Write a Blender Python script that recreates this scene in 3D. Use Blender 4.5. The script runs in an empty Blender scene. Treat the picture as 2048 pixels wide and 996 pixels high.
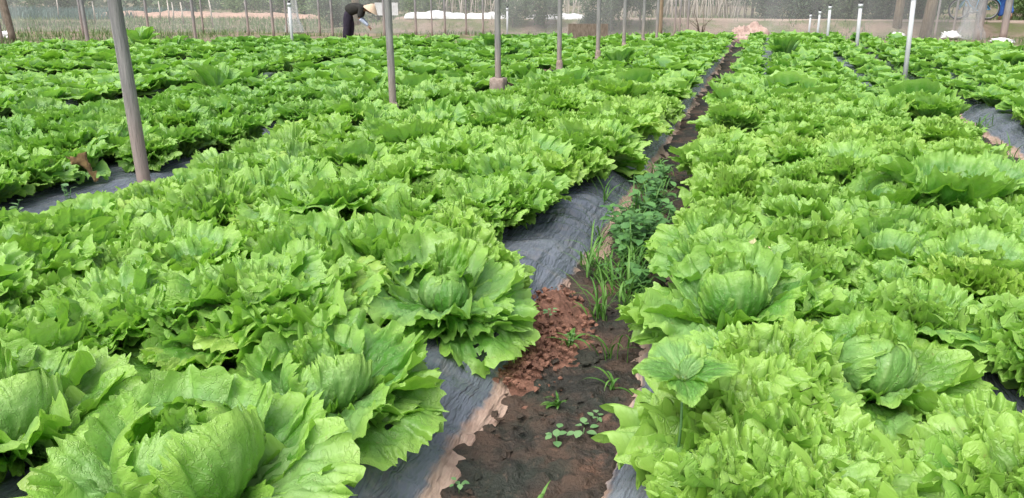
import bpy, bmesh, math, random
import numpy as np
from mathutils import Vector, Matrix
R = math.radians
sc = bpy.context.scene
C = sc.collection

# ------------------------------------------------------------------ camera, sky, sun, exposure
cam_d = bpy.data.cameras.new('camera'); cam = bpy.data.objects.new('camera', cam_d); C.objects.link(cam)
cam.location = (0, 0, 1.5); cam.rotation_euler = (R(90 - 18.2), 0, R(17.3))
cam_d.sensor_width = 36; cam_d.lens = 1577 / 2048 * 36; cam_d.clip_start = .05; cam_d.clip_end = 600
sc.camera = cam
w = bpy.data.worlds.new('World'); sc.world = w; w.use_nodes = True
nt = w.node_tree; bg = nt.nodes['Background']
sky = nt.nodes.new('ShaderNodeTexSky'); sky.sky_type = 'NISHITA'; sky.sun_disc = False
sky.sun_elevation = R(58); sky.sun_rotation = R(200); sky.air_density = 1.0; sky.dust_density = 6.0; sky.ozone_density = 1.0
hs = nt.nodes.new('ShaderNodeHueSaturation'); hs.inputs['Saturation'].default_value = .45
nt.links.new(sky.outputs[0], hs.inputs['Color']); nt.links.new(hs.outputs[0], bg.inputs[0]); bg.inputs[1].default_value = .15
sd = bpy.data.lights.new('sun', 'SUN'); sd.energy = 1.4; sd.angle = R(60); sd.color = (1, .97, .91)
sun = bpy.data.objects.new('sun', sd); C.objects.link(sun)
az, el = R(200), R(58)
sv = Vector((math.sin(az) * math.cos(el), math.cos(az) * math.cos(el), math.sin(el)))
sun.rotation_euler = sv.to_track_quat('Z', 'Y').to_euler(); sun.location = (0, -5, 12)
sc.view_settings.view_transform = 'Standard'; sc.view_settings.look = 'None'
sc.view_settings.gamma = 1; sc.view_settings.exposure = 0.78
sc.cycles.max_bounces = 7; sc.cycles.diffuse_bounces = 4; sc.cycles.glossy_bounces = 2
sc.cycles.transmission_bounces = 4; sc.cycles.transparent_max_bounces = 12
sc.cycles.use_denoising = True

# ------------------------------------------------------------------ helpers
rng = np.random.default_rng(11)
random.seed(5)
_tab = np.random.default_rng(3).random((256, 256))
def vnoise(x, y, sd=0):
    x = np.asarray(x, float) + sd * 17.31; y = np.asarray(y, float) + sd * 9.73
    xi = np.floor(x).astype(int); yi = np.floor(y).astype(int); fx = x - xi; fy = y - yi
    fx = fx * fx * (3 - 2 * fx); fy = fy * fy * (3 - 2 * fy)
    a = _tab[xi & 255, yi & 255]; b = _tab[(xi + 1) & 255, yi & 255]
    c = _tab[xi & 255, (yi + 1) & 255]; d = _tab[(xi + 1) & 255, (yi + 1) & 255]
    return ((a * (1 - fx) + b * fx) * (1 - fy) + (c * (1 - fx) + d * fx) * fy) * 2 - 1
def fbm(x, y, sd=0, o=4):
    s = 0; a = 1; f = 1; t = 0
    for i in range(o):
        s = s + a * vnoise(x * f, y * f, sd + i * 3); t += a; a *= .5; f *= 2.03
    return s / t
def sstep(a, b, x):
    t = np.clip((x - a) / (b - a), 0, 1); return t * t * (3 - 2 * t)

def np_mesh(name, V, F, mats=(), uvs=None, attrs=None, smooth=True, midx=None):
    """V (n,3); F (m,k) constant k"""
    V = np.asarray(V, np.float32); F = np.asarray(F, np.int32)
    me = bpy.data.meshes.new(name); m, k = F.shape
    me.vertices.add(len(V)); me.vertices.foreach_set('co', V.ravel())
    me.loops.add(m * k); me.loops.foreach_set('vertex_index', F.ravel())
    me.polygons.add(m); me.polygons.foreach_set('loop_start', np.arange(m, dtype=np.int32) * k)
    try: me.polygons.foreach_set('loop_total', np.full(m, k, np.int32))
    except Exception: pass
    me.polygons.foreach_set('use_smooth', np.full(m, smooth, bool))
    if midx is not None: me.polygons.foreach_set('material_index', np.asarray(midx, np.int32))
    for n, uv in (uvs or {}).items():
        l = me.uv_layers.new(name=n); l.data.foreach_set('uv', np.asarray(uv, np.float32)[F.ravel()].ravel())
    for n, a in (attrs or {}).items():
        at = me.attributes.new(n, 'FLOAT', 'POINT'); at.data.foreach_set('value', np.asarray(a, np.float32))
    me.update(calc_edges=True); me.validate()
    for mt in mats: me.materials.append(mt)
    return me
def grid_faces(a, b, skip=None):
    i = np.arange(a - 1)[:, None] * b + np.arange(b - 1)[None, :]
    F = np.stack([i, i + 1, i + b + 1, i + b], -1).reshape(-1, 4)
    return F if skip is None else F[~skip.reshape(-1)]
def link(name, me, parent=None, loc=(0, 0, 0), rot=(0, 0, 0), scale=(1, 1, 1)):
    o = bpy.data.objects.new(name, me); C.objects.link(o); o.parent = parent
    o.location = loc; o.rotation_euler = rot; o.scale = scale
    return o
def tag(o, label, cat=None, group=None, kind=None):
    o['label'] = label
    if cat: o['category'] = cat
    if group: o['group'] = group
    if kind: o['kind'] = kind
    return o
def empty(name, loc, rz=0):
    o = bpy.data.objects.new(name, None); C.objects.link(o); o.location = loc; o.rotation_euler = (0, 0, rz); o.empty_display_size = .1
    return o
def bm_mesh(name, bm, mat, smooth=True):
    me = bpy.data.meshes.new(name); bm.normal_update(); bm.to_mesh(me); bm.free()
    for p in me.polygons: p.use_smooth = smooth
    for m in (mat if isinstance(mat, (list, tuple)) else [mat]): me.materials.append(m)
    return me
def tube(pts, radii, n=10, cap=True, wob=0, sd=0):
    """tapered tube through pts -> V,F(quads, caps as degenerate quads)"""
    pts = [Vector(p) for p in pts]; V = []; F = []
    up = Vector((0, 0, 1))
    prev = None
    for i, p in enumerate(pts):
        t = (pts[min(i + 1, len(pts) - 1)] - pts[max(i - 1, 0)]).normalized()
        if prev is None:
            a = t.orthogonal().normalized()
        else:
            a = (prev - t * prev.dot(t)).normalized()
        prev = a; b = t.cross(a)
        for k in range(n):
            an = 2 * math.pi * k / n
            r = radii[i] * (1 + wob * float(vnoise(k * .9, i * .7, sd)))
            V.append(p + (a * math.cos(an) + b * math.sin(an)) * r)
    for i in range(len(pts) - 1):
        for k in range(n):
            F.append((i * n + k, i * n + (k + 1) % n, (i + 1) * n + (k + 1) % n, (i + 1) * n + k))
    if cap:
        for e, ring in ((0, 0), (1, len(pts) - 1)):
            V.append(pts[ring]); c = len(V) - 1
            for k in range(0, n, 2):
                q = [ring * n + k, ring * n + (k + 1) % n, ring * n + (k + 2) % n]
                F.append((c, q[2], q[1], q[0]) if e == 0 else (c, q[0], q[1], q[2]))
    return [tuple(v) for v in V], F
def join(parts):
    V = []; F = []
    for v, f in parts:
        o = len(V); V += list(v); F += [tuple(i + o for i in q) for q in f]
    return V, F
def tube_obj(name, pts, radii, mat, parent=None, n=10, wob=0, **k):
    V, F = tube(pts, radii, n, True, wob)
    return link(name, np_mesh(name, V, F, [mat]), parent, **k)
def box_vf(c, s):
    x, y, z = c; a, b, d = s[0] / 2, s[1] / 2, s[2] / 2
    V = [(x + i * a, y + j * b, z + k * d) for i in (-1, 1) for j in (-1, 1) for k in (-1, 1)]
    return V, [(0, 1, 3, 2), (4, 6, 7, 5), (0, 4, 5, 1), (2, 3, 7, 6), (0, 2, 6, 4), (1, 5, 7, 3)]

# ------------------------------------------------------------------ materials
def new_mat(name):
    m = bpy.data.materials.new(name); m.use_nodes = True
    return m, m.node_tree, m.node_tree.nodes['Principled BSDF']
class NT:
    def __init__(s, t): s.t = t
    def n(s, ty, **k):
        x = s.t.nodes.new(ty)
        for a, v in k.items():
            if a.startswith('i_'): x.inputs[a[2:].replace('_', ' ')].default_value = v
            elif a.startswith('k'): x.inputs[int(a[1:])].default_value = v
            else: setattr(x, a, v)
        return x
    def l(s, a, b): s.t.links.new(a, b)
    def val(s, x, sock):
        if hasattr(x, 'is_output'): s.l(x, sock)
        else: sock.default_value = x
    def math(s, op, a, b=None, c=None, clamp=False):
        x = s.n('ShaderNodeMath', operation=op); x.use_clamp = clamp; s.val(a, x.inputs[0])
        if b is not None: s.val(b, x.inputs[1])
        if c is not None: s.val(c, x.inputs[2])
        return x.outputs[0]
    def mix(s, f, a, b, ty='MIX'):
        x = s.n('ShaderNodeMix', data_type='RGBA', blend_type=ty); s.val(f, x.inputs[0])
        s.val(a, x.inputs[6]); s.val(b, x.inputs[7]); return x.outputs[2]
    def ramp(s, f, lo, hi, a=0., b=1.):
        x = s.n('ShaderNodeMapRange', interpolation_type='SMOOTHSTEP'); s.val(f, x.inputs[0])
        x.inputs[1].default_value = lo; x.inputs[2].default_value = hi; x.inputs[3].default_value = a; x.inputs[4].default_value = b
        return x.outputs[0]
    def noise(s, vec, scale, detail=3, rough=.55, dist=0):
        x = s.n('ShaderNodeTexNoise'); x.inputs['Scale'].default_value = scale; x.inputs['Detail'].default_value = detail
        x.inputs['Roughness'].default_value = rough; x.inputs['Distortion'].default_value = dist
        if vec is not None: s.l(vec, x.inputs['Vector'])
        return x.outputs[0]
    def mapping(s, vec, scale=(1, 1, 1), rot=(0, 0, 0), loc=(0, 0, 0)):
        x = s.n('ShaderNodeMapping'); s.l(vec, x.inputs[0]); x.inputs['Scale'].default_value = scale
        x.inputs['Rotation'].default_value = rot; x.inputs['Location'].default_value = loc; return x.outputs[0]
    def bump(s, h, dist, strength=1., nrm=None):
        x = s.n('ShaderNodeBump'); s.val(h, x.inputs['Height']); x.inputs['Distance'].default_value = dist
        x.inputs['Strength'].default_value = strength
        if nrm is not None: s.l(nrm, x.inputs['Normal'])
        return x.outputs[0]
def simple(name, a, b=None, scale=8., rough=.7, bump=0., spec=.3, detail=4, stretch=(1, 1, 1)):
    """procedural two-colour noise material"""
    m, t, p = new_mat(name); g = NT(t)
    co = g.n('ShaderNodeTexCoord').outputs['Object']; v = g.mapping(co, stretch)
    f = g.ramp(g.noise(v, scale, detail, .6), .32, .68)
    b = b or tuple(x * .6 for x in a)
    g.l(g.mix(f, (*a, 1), (*b, 1)), p.inputs['Base Color'])
    p.inputs['Roughness'].default_value = rough; p.inputs['Specular IOR Level'].default_value = spec
    if bump: g.l(g.bump(g.noise(v, scale * 2.5, 5, .65), bump), p.inputs['Normal'])
    return m

def leaf_material():
    m, t, p = new_mat('lettuce_leaf'); g = NT(t)
    fan = g.n('ShaderNodeUVMap', uv_map='fan').outputs[0]; flat = g.n('ShaderNodeUVMap', uv_map='flat').outputs[0]
    sx = g.n('ShaderNodeSeparateXYZ'); g.l(fan, sx.inputs[0]); T, S = sx.outputs[0], sx.outputs[1]
    oi = g.n('ShaderNodeObjectInfo'); oc = g.n('ShaderNodeSeparateColor'); g.l(oi.outputs['Color'], oc.inputs[0])
    lr = g.n('ShaderNodeAttribute', attribute_name='lr').outputs['Fac']
    dp = g.n('ShaderNodeAttribute', attribute_name='deep').outputs['Fac']
    rnd = g.math('FRACT', g.math('ADD', oi.outputs['Random'], lr))
    deep = g.math('ADD', g.math('SUBTRACT', 1., oc.outputs[0]), dp, clamp=True)
    yel = g.math('SUBTRACT', 1., oc.outputs[1])
    # veins: fan lines that split toward the rim, and a net between them
    d1 = g.noise(flat, 9., 2); ts = g.math('ADD', T, g.math('MULTIPLY', g.math('SUBTRACT', d1, .5), .07))
    def lines(f, w):
        q = g.math('ABSOLUTE', g.math('SUBTRACT', g.math('FRACT', g.math('MULTIPLY', ts, f)), .5))
        return g.ramp(q, 0., w, 1., 0.)
    v1 = g.math('MULTIPLY', lines(11., .055), g.ramp(S, .97, .5, .35, 1.))
    v2 = g.math('MULTIPLY', lines(29., .09), g.math('MULTIPLY', g.ramp(S, .35, .6), .55))
    rib = g.ramp(g.math('ABSOLUTE', g.math('SUBTRACT', T, .5)), 0., .03, 1., 0.)
    rib = g.math('MULTIPLY', rib, g.ramp(S, 1., .5, .0, 1.))
    vo = g.n('ShaderNodeTexVoronoi', feature='DISTANCE_TO_EDGE'); g.l(g.mapping(flat, (9, 9, 1)), vo.inputs['Vector']); vo.inputs['Scale'].default_value = 1.6
    net = g.ramp(vo.outputs[0], 0., .10, 1., 0.)
    vein = g.math('MAXIMUM', g.math('MAXIMUM', v1, v2), rib)
    big = g.noise(flat, 2.2, 3)
    # colour of the blade
    c0 = g.mix(deep, (.22, .43, .13, 1), (.085, .25, .08, 1))
    c1 = g.mix(deep, (.085, .27, .025, 1), (.024, .115, .019, 1))
    col = g.mix(g.ramp(g.math('ADD', g.math('MULTIPLY', big, .6), g.math('MULTIPLY', rnd, .60)), .30, .88), c1, c0)
    rim = g.ramp(g.math('ADD', S, g.math('MULTIPLY', g.math('SUBTRACT', big, .5), .25)), .72, 1.0)
    col = g.mix(g.math('MULTIPLY', rim, .72), col, g.mix(deep, (.34, .57, .10, 1), (.15, .37, .07, 1)))
    col = g.mix(g.math('MULTIPLY', yel, .7), col, (.36, .52, .085, 1))
    base = g.ramp(S, .26, .03)
    col = g.mix(g.math('MULTIPLY', base, .65), col, (.42, .52, .22, 1))
    col = g.mix(g.math('MULTIPLY', vein, .36), col, (.40, .56, .22, 1))
    # small blemishes with a shape of their own
    sp = g.ramp(g.noise(flat, 12., 3), .66, .72); col = g.mix(g.math('MULTIPLY', sp, .40), col, (.30, .27, .09, 1))
    g.l(col, p.inputs['Base Color'])
    p.inputs['Roughness'].default_value = .46; p.inputs['Specular IOR Level'].default_value = .65
    g.l(g.ramp(big, .3, .7, .40, .54), p.inputs['Roughness'])
    cr = g.noise(g.mapping(fan, (26, 7, 1)), 1., 3, .5, .8)
    h = g.math('ADD', g.math('MULTIPLY', net, -.10), g.math('MULTIPLY', vein, -.55))
    h = g.math('ADD', h, g.math('ADD', g.math('MULTIPLY', g.noise(flat, 11., 2, .5), .9), g.math('MULTIPLY', cr, 1.0)))
    nb = g.bump(h, .0044, 1.); g.l(nb, p.inputs['Normal'])
    tr = g.n('ShaderNodeBsdfTranslucent'); g.l(nb, tr.inputs['Normal'])
    g.l(g.mix(.55, col, g.mix(deep, (.34, .72, .03, 1), (.14, .45, .03, 1))), tr.inputs['Color'])
    ms = g.n('ShaderNodeMixShader'); ms.inputs[0].default_value = .37
    g.l(p.outputs[0], ms.inputs[1]); g.l(tr.outputs[0], ms.inputs[2])
    g.l(ms.outputs[0], t.nodes['Material Output'].inputs['Surface'])
    return m
M_LEAF = leaf_material()
def green_mat(name, a, b, tr=.3, rough=.5):
    m, t, p = new_mat(name); g = NT(t)
    oi = g.n('ShaderNodeObjectInfo').outputs['Random']; lr = g.n('ShaderNodeAttribute', attribute_name='lr').outputs['Fac']
    co = g.n('ShaderNodeTexCoord').outputs['Object']
    f = g.math('FRACT', g.math('ADD', g.math('ADD', oi, lr), g.math('MULTIPLY', g.noise(co, 3., 2), .6)))
    col = g.mix(f, (*a, 1), (*b, 1)); g.l(col, p.inputs['Base Color'])
    p.inputs['Roughness'].default_value = rough; p.inputs['Specular IOR Level'].default_value = .4
    x = g.n('ShaderNodeBsdfTranslucent'); g.l(col, x.inputs[0]); ms = g.n('ShaderNodeMixShader'); ms.inputs[0].default_value = tr
    g.l(p.outputs[0], ms.inputs[1]); g.l(x.outputs[0], ms.inputs[2]); g.l(ms.outputs[0], t.nodes['Material Output'].inputs['Surface'])
    return m
M_GRASS = green_mat('grass_blade', (.07, .20, .03), (.13, .28, .05))
M_WEED = green_mat('weed_leaf', (.075, .20, .055), (.13, .29, .085))
M_SEEDL = green_mat('seedling_leaf', (.13, .28, .10), (.20, .36, .15))
M_CITRUS = green_mat('tree_foliage', (.05, .10, .04), (.13, .19, .09))
M_DARKTREE = green_mat('dark_foliage', (.028, .06, .026), (.055, .10, .045))
M_PALE = green_mat('pale_foliage', (.09, .17, .05), (.19, .28, .10))
M_TURF = green_mat('turf', (.10, .17, .06), (.17, .25, .09))
M_LEEK = green_mat('leek', (.07, .14, .12), (.11, .19, .16))
def soil_material():
    m, t, p = new_mat('wet_soil'); g = NT(t); co = g.n('ShaderNodeTexCoord').outputs['Object']
    n1 = g.noise(co, 2.6, 5, .6); n2 = g.noise(co, 9., 5, .65); n3 = g.noise(co, 45., 4, .6)
    col = g.mix(g.ramp(n1, .38, .62), (.022, .021, .017, 1), (.075, .048, .034, 1))
    col = g.mix(g.ramp(n2, .57, .72), col, (.14, .078, .054, 1))
    col = g.mix(g.math('MULTIPLY', g.ramp(g.noise(g.mapping(co, loc=(5, 2, 0)), 4.3, 4), .47, .62), .85), col, (.022, .028, .021, 1))
    col = g.mix(g.math('MULTIPLY', g.ramp(n3, .55, .75), .4), col, (.13, .09, .065, 1))
    g.l(col, p.inputs['Base Color']); g.l(g.ramp(n1, .3, .7, .55, .85), p.inputs['Roughness']); p.inputs['Specular IOR Level'].default_value = .35
    g.l(g.bump(g.math('ADD', g.math('MULTIPLY', n2, .7), g.math('MULTIPLY', n3, .9)), .022), p.inputs['Normal'])
    return m
M_SOIL = soil_material()
M_CLOD = simple('red_soil', (.26, .135, .095), (.13, .068, .05), 14., .9, .01, .15)
def film_material():
    m, t, p = new_mat('mulch_film'); g = NT(t); co = g.n('ShaderNodeTexCoord').outputs['Object']
    sx = g.n('ShaderNodeSeparateXYZ'); g.l(co, sx.inputs[0])
    hem = g.n('ShaderNodeAttribute', attribute_name='hem').outputs['Fac']
    n1 = g.noise(co, 3.2, 4); n2 = g.noise(co, 11., 4, .6)
    wv = g.mapping(co, (15, 2.2, 7), (0, 0, R(-38))); nw = g.noise(wv, 1.0, 4, .6, .4)
    col = g.mix(g.ramp(n1, .3, .7), (.092, .108, .138, 1), (.145, .164, .197, 1))
    col = g.mix(g.math('MULTIPLY', g.ramp(n2, .5, .75), .28), col, (.34, .30, .27, 1))
    mud = g.ramp(g.math('ADD', hem, g.math('MULTIPLY', g.math('SUBTRACT', g.math('ADD', g.math('MULTIPLY', n2, .55), g.math('MULTIPLY', n1, .45)), .5), 1.1)), .48, .68)
    mcol = g.mix(g.ramp(n2, .35, .65), (.44, .315, .25, 1), (.30, .20, .155, 1))
    col = g.mix(mud, col, mcol); g.l(col, p.inputs['Base Color'])
    g.l(g.math('ADD', g.math('MULTIPLY', mud, .42), g.ramp(n1, .3, .7, .19, .31)), p.inputs['Roughness'])
    p.inputs['Specular IOR Level'].default_value = .6
    g.l(g.bump(g.math('ADD', nw, g.math('MULTIPLY', g.noise(co, 60, 3), .04)), .045), p.inputs['Normal'])
    return m
M_FILM = film_material()
def pole_material():
    m, t, p = new_mat('weathered_pole'); g = NT(t); co = g.n('ShaderNodeTexCoord').outputs['Object']
    sx = g.n('ShaderNodeSeparateXYZ'); g.l(co, sx.inputs[0]); st = g.mapping(co, (9, 9, .8))
    n = g.noise(st, 4., 5, .65); n2 = g.noise(co, 2.5, 4)
    col = g.mix(g.ramp(n, .35, .65), (.175, .175, .18, 1), (.30, .295, .295, 1))
    lo = g.ramp(g.math('ADD', sx.outputs[2], g.math('MULTIPLY', n2, .9)), 1.7, .5)
    col = g.mix(g.math('MULTIPLY', lo, .9), col, g.mix(n, (.38, .30, .265, 1), (.25, .19, .165, 1)))
    col = g.mix(g.math('MULTIPLY', g.ramp(g.noise(st, 9., 3), .62, .72), .5), col, (.36, .33, .31, 1))
    g.l(col, p.inputs['Base Color']); p.inputs['Roughness'].default_value = .7; p.inputs['Specular IOR Level'].default_value = .3
    g.l(g.bump(n, .022), p.inputs['Normal'])
    return m
M_POLE = pole_material()
M_CONC = simple('concrete_footing', (.33, .27, .235), (.20, .155, .13), 14., .9, .012)
M_PVC = simple('pvc_pipe', (.50, .52, .54), (.40, .42, .44), 5., .45, 0, .5, stretch=(1, 1, .3))
M_BLACK = simple('black_plastic', (.02, .02, .022), (.035, .035, .04), 6., .5, 0, .4)
M_WOOD = simple('tan_wood', (.30, .235, .16), (.20, .15, .10), 7., .85, .008, .2, stretch=(3, 3, .5))
M_BARK = simple('bark', (.20, .165, .13), (.11, .09, .07), 9., .9, .015, .2, stretch=(2, 2, .6))
M_STAKE = simple('dry_stake', (.52, .475, .42), (.34, .30, .26), 5., .8, 0, .2, stretch=(1, 1, .4))
M_BANK = simple('bank_soil', (.235, .185, .145), (.14, .115, .085), 1.6, .95, .03, .15, 6)
M_PATH = simple('path_soil', (.36, .29, .235), (.26, .20, .16), 1.3, .95, .01, .15, 6)
M_PINK = simple('pink_soil', (.42, .29, .23), (.33, .23, .18), 2., .95, .02, .15)
M_WHITE = simple('white_sheet', (.72, .73, .74), (.58, .58, .58), 5., .5, .006, .4)
M_SACK = simple('pink_sack', (.44, .325, .285), (.31, .22, .19), 6., .85, .01, .2)
M_DRY = simple('withered_leaf', (.27, .19, .085), (.13, .085, .045), 22., .85, .004, .2)
M_PALEDEAD = simple('bleached_leaf', (.52, .48, .30), (.38, .35, .17), 14., .75, .003, .2)
M_CLOTH = simple('black_cloth', (.022, .022, .021), (.035, .034, .031), 9., .85, .006, .2)
M_TROUS = simple('plum_cloth', (.036, .030, .048), (.022, .019, .030), 9., .85, .006, .2)
M_SLEEVE = simple('patterned_sleeve', (.55, .62, .74), (.28, .34, .46), 30., .8, .002, .2)
M_SKIN = simple('skin', (.33, .19, .13), (.27, .15, .10), 10., .55, 0, .4)
M_HAT = simple('palm_hat', (.58, .45, .33), (.50, .38, .27), 25., .75, .002, .25)
M_BLUE = simple('blue_trousers', (.03, .085, .30), (.05, .13, .40), 8., .8, .006, .2)
M_SANDAL = simple('brown_sandal', (.22, .13, .07), (.15, .085, .05), 8., .7)
M_BIKEBLUE = simple('blue_paint', (.10, .36, .62), (.08, .31, .55), 4., .35, 0, .5)
M_TYRE = simple('tyre_rubber', (.045, .045, .048), (.08, .075, .07), 9., .8)
M_METAL = simple('grey_metal', (.35, .36, .37), (.25, .26, .27), 6., .45, 0, .6)
M_RED = simple('red_lens', (.4, .03, .02), (.3, .02, .015), 4., .3, 0, .5)
def net_material():
    m, t, p = new_mat('insect_net'); g = NT(t); co = g.n('ShaderNodeTexCoord').outputs['Object']
    d = g.noise(g.mapping(co, (1.1, 1.1, .08)), 1.5, 3)
    p.inputs['Base Color'].default_value = (.74, .76, .77, 1); p.inputs['Roughness'].default_value = .9; p.inputs['Specular IOR Level'].default_value = .1
    tp = g.n('ShaderNodeBsdfTransparent'); tl = g.n('ShaderNodeBsdfTranslucent'); tl.inputs[0].default_value = (.74, .76, .77, 1)
    a = g.n('ShaderNodeMixShader'); a.inputs[0].default_value = .5; g.l(p.outputs[0], a.inputs[1]); g.l(tl.outputs[0], a.inputs[2])
    b = g.n('ShaderNodeMixShader'); g.l(g.ramp(d,   .25, .75, .18, .31), b.inputs[0]); g.l(tp.outputs[0], b.inputs[1]); g.l(a.outputs[0], b.inputs[2])
    g.l(b.outputs[0], t.nodes['Material Output'].inputs['Surface'])
    return m
M_NET = net_material()

# ------------------------------------------------------------------ ground, bank, furrows
def field_end(x):            # where the lettuce rows stop
    return float(np.interp(x, [-26, -16.5, -13.6, -11, -7.5, -4, -.5, 2.1, 4.1, 5.5, 9], [13.5, 14.2, 16.2, 18.4, 19.6, 21.4, 24.3, 24.0, 21.6, 19.4, 15.5]))
def terrain():
    xs = np.concatenate([np.linspace(-260, -40, 18)[:-1], np.linspace(-40, 22, 140), np.linspace(22, 200, 14)[1:]])
    ys = np.concatenate([np.linspace(-40, 24, 20)[:-1], np.linspace(24, 48, 90), np.linspace(48, 400, 24)[1:]])
    X, Y = np.meshgrid(xs, ys, indexing='ij')
    edge = 29.3 + .11 * X + .35 * fbm(X * .35, Y * 0, 5)
    k = sstep(-17.5, -13, X)
    bank = .45 * sstep(0, 1.7, Y - edge) * k
    Z = -.012 + bank + .05 * fbm(X * .5, Y * .5, 2) * sstep(25, 31, Y) + .05 * fbm(X * 2.2, Y * 2.2, 8) * k * sstep(0, .5, Y - edge) * sstep(2.4, 1.2, Y - edge)
    inner = (X > -30) & (X < 14) & (Y < 26); Z[inner] -= .03
    V = np.stack([X, Y, Z], -1).reshape(-1, 3)
    m, t, p = new_mat('earth'); g = NT(t); co = g.n('ShaderNodeTexCoord').outputs['Object']
    n = g.noise(co, .9, 6, .65); n2 = g.noise(co, 5., 5, .6)
    col = g.mix(g.ramp(n, .40, .60), (.12, .135, .060, 1), (.24, .185, .145, 1))
    col = g.mix(g.math('MULTIPLY', g.ramp(n2, .45, .7), .5), col, (.16, .125, .095, 1))
    g.l(col, p.inputs['Base Color']); p.inputs['Roughness'].default_value = .95; p.inputs['Specular IOR Level'].default_value = .15
    g.l(g.bump(n2, .04), p.inputs['Normal'])
    o = link('ground', np_mesh('ground', V, grid_faces(len(xs), len(ys)), [m])); o['kind'] = 'structure'
    # trodden path on top of the bank
    xs = np.linspace(-14, 22, 140); vs = np.linspace(0, 1, 10)
    X, Vv = np.meshgrid(xs, vs, indexing='ij'); Y = 29.3 + .11 * X + 1.6 + Vv * 1.5 + .12 * fbm(X * .8, Vv * 3, 4)
    Z = .46 + .02 * fbm(X * 1.5, Y * 1.5, 9) + .02 - .12 * (np.abs(Vv - .5) * 2) ** 6
    o = link('path', np_mesh('path', np.stack([X, Y, Z], -1).reshape(-1, 3), grid_faces(140, 10), [M_PATH])); o['kind'] = 'structure'
terrain()

def soil_strip(x0, x1, y0, y1, dx, dy, sd, amp):
    xs = np.arange(x0, x1 + dx, dx); ys = np.arange(y0, y1 + dy, dy)
    X, Y = np.meshgrid(xs, ys, indexing='ij')
    Z = .004 + amp * (.05 * fbm(X * 3, Y * 3, sd) + .045 * np.abs(fbm(X * 13, Y * 13, sd + 4)) + .012 * fbm(X * 40, Y * 40, sd + 2, 2))
    o = link('furrow_soil', np_mesh('furrow_soil', np.stack([X, Y, Z], -1).reshape(-1, 3), grid_faces(len(xs), len(ys)), [M_SOIL])); o['kind'] = 'structure'
soil_strip(-1.0, -.2, .6, 7.5, .013, .016, 1, 1.)
soil_strip(-1.0, -.2, 7.5, 26, .05, .06, 2, .8)
soil_strip(-4.35, -3.45, 2, 26, .04, .05, 3, .8)
soil_strip(1.7, 2.6, 2, 26, .04, .05, 5, .8)

BEDS = {  # name: (x left hem, x right hem)
    'pole_beyond4': (-19.3, -16.45), 'pole_beyond3': (-16.3, -13.4), 'pole_beyond2': (-13.1, -10.4), 'pole_beyond1': (-10.1, -7.3),
    'pole_side': (-7.0, -4.0), 'middle': (-3.72, -.80), 'sprinkler_side': (-.42, 1.95), 'sprinkler_beyond': (2.3, 5.3), 'outer': (5.6, 8.6)}
BED_LABEL = {
    'middle': 'grey plastic mulch film with muddy hem, between the weedy furrow and the thick poles',
    'sprinkler_side': 'grey mulch film under the lettuces between the weedy furrow and the white sprinkler risers',
    'sprinkler_beyond': 'grey mulch film showing beside the tallest white sprinkler riser',
    'pole_side': 'grey mulch film showing in gaps behind the row of thick poles',
    'pole_beyond1': 'mulch film hidden under the second bed behind the thick poles',
    'pole_beyond2': 'mulch film hidden under the third bed behind the thick poles',
    'pole_beyond3': 'mulch film hidden under the outermost bed by the grass field',
    'pole_beyond4': 'mulch film under the short bed at the corner of the grass field',
    'outer': 'mulch film under the bed beside the earth bank with the bicycle'}
for bi, (bn, (xl, xr)) in enumerate(BEDS.items()):
    near = bn in ('middle', 'sprinkler_side')
    ye = field_end((xl + xr) / 2) + .6
    ys = np.concatenate([np.arange(.3, 7, .022), np.arange(7, ye, .07)]) if near else np.arange(2., ye, .08)
    sk = .31
    us = np.concatenate([np.linspace(0, sk + .08, 22 if near else 7), np.linspace(sk + .1, xr - xl - sk - .1, 14)[0:], np.linspace(xr - xl - sk - .08, xr - xl, 22 if near else 7)])
    U, Y = np.meshgrid(us, ys, indexing='ij'); Wd = xr - xl
    wav = .035 * fbm(Y * .9, Y * 0 + bi, 3) + .02 * fbm(Y * 4, Y * 0, 7)
    dl = np.minimum(U, Wd - U)
    Z = .185 * sstep(-.02, sk, dl) + .012 * np.sin(np.pi * np.clip(U / Wd, 0, 1)) - .004
    side = np.where(U > Wd / 2, 1, -1)
    X = xl + U + wav * side * sstep(.35, 0., dl)
    # wrinkles running obliquely down the skirt
    a = Y * math.cos(.62) - side * U * math.sin(.62); b = Y * math.sin(.62) + side * U * math.cos(.62)
    wr = fbm(a * 17, b * 2.2, 11, 3); wr2 = fbm(a * 42, b * 4, 12, 2)
    amp = sstep(.0, .05, dl) * (.35 + .65 * sstep(.5, .3, dl))
    Z = Z + amp * (.018 * wr + .006 * wr2) + .006 * fbm(X * 3, Y * 3, 14)
    X = X + side * amp * (.008 * wr)
    hem = sstep(.20, .0, dl) * (1 + .25 * fbm(Y * .8, Y * 0, 21))
    o = link('mulch_film', np_mesh('mulch_film', np.stack([X, Y, Z], -1).reshape(-1, 3), grid_faces(len(us), len(ys)), [M_FILM], attrs={'hem': hem.ravel()}))
    tag(o, BED_LABEL[bn], 'mulch film', 'mulch films over the beds')

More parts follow.
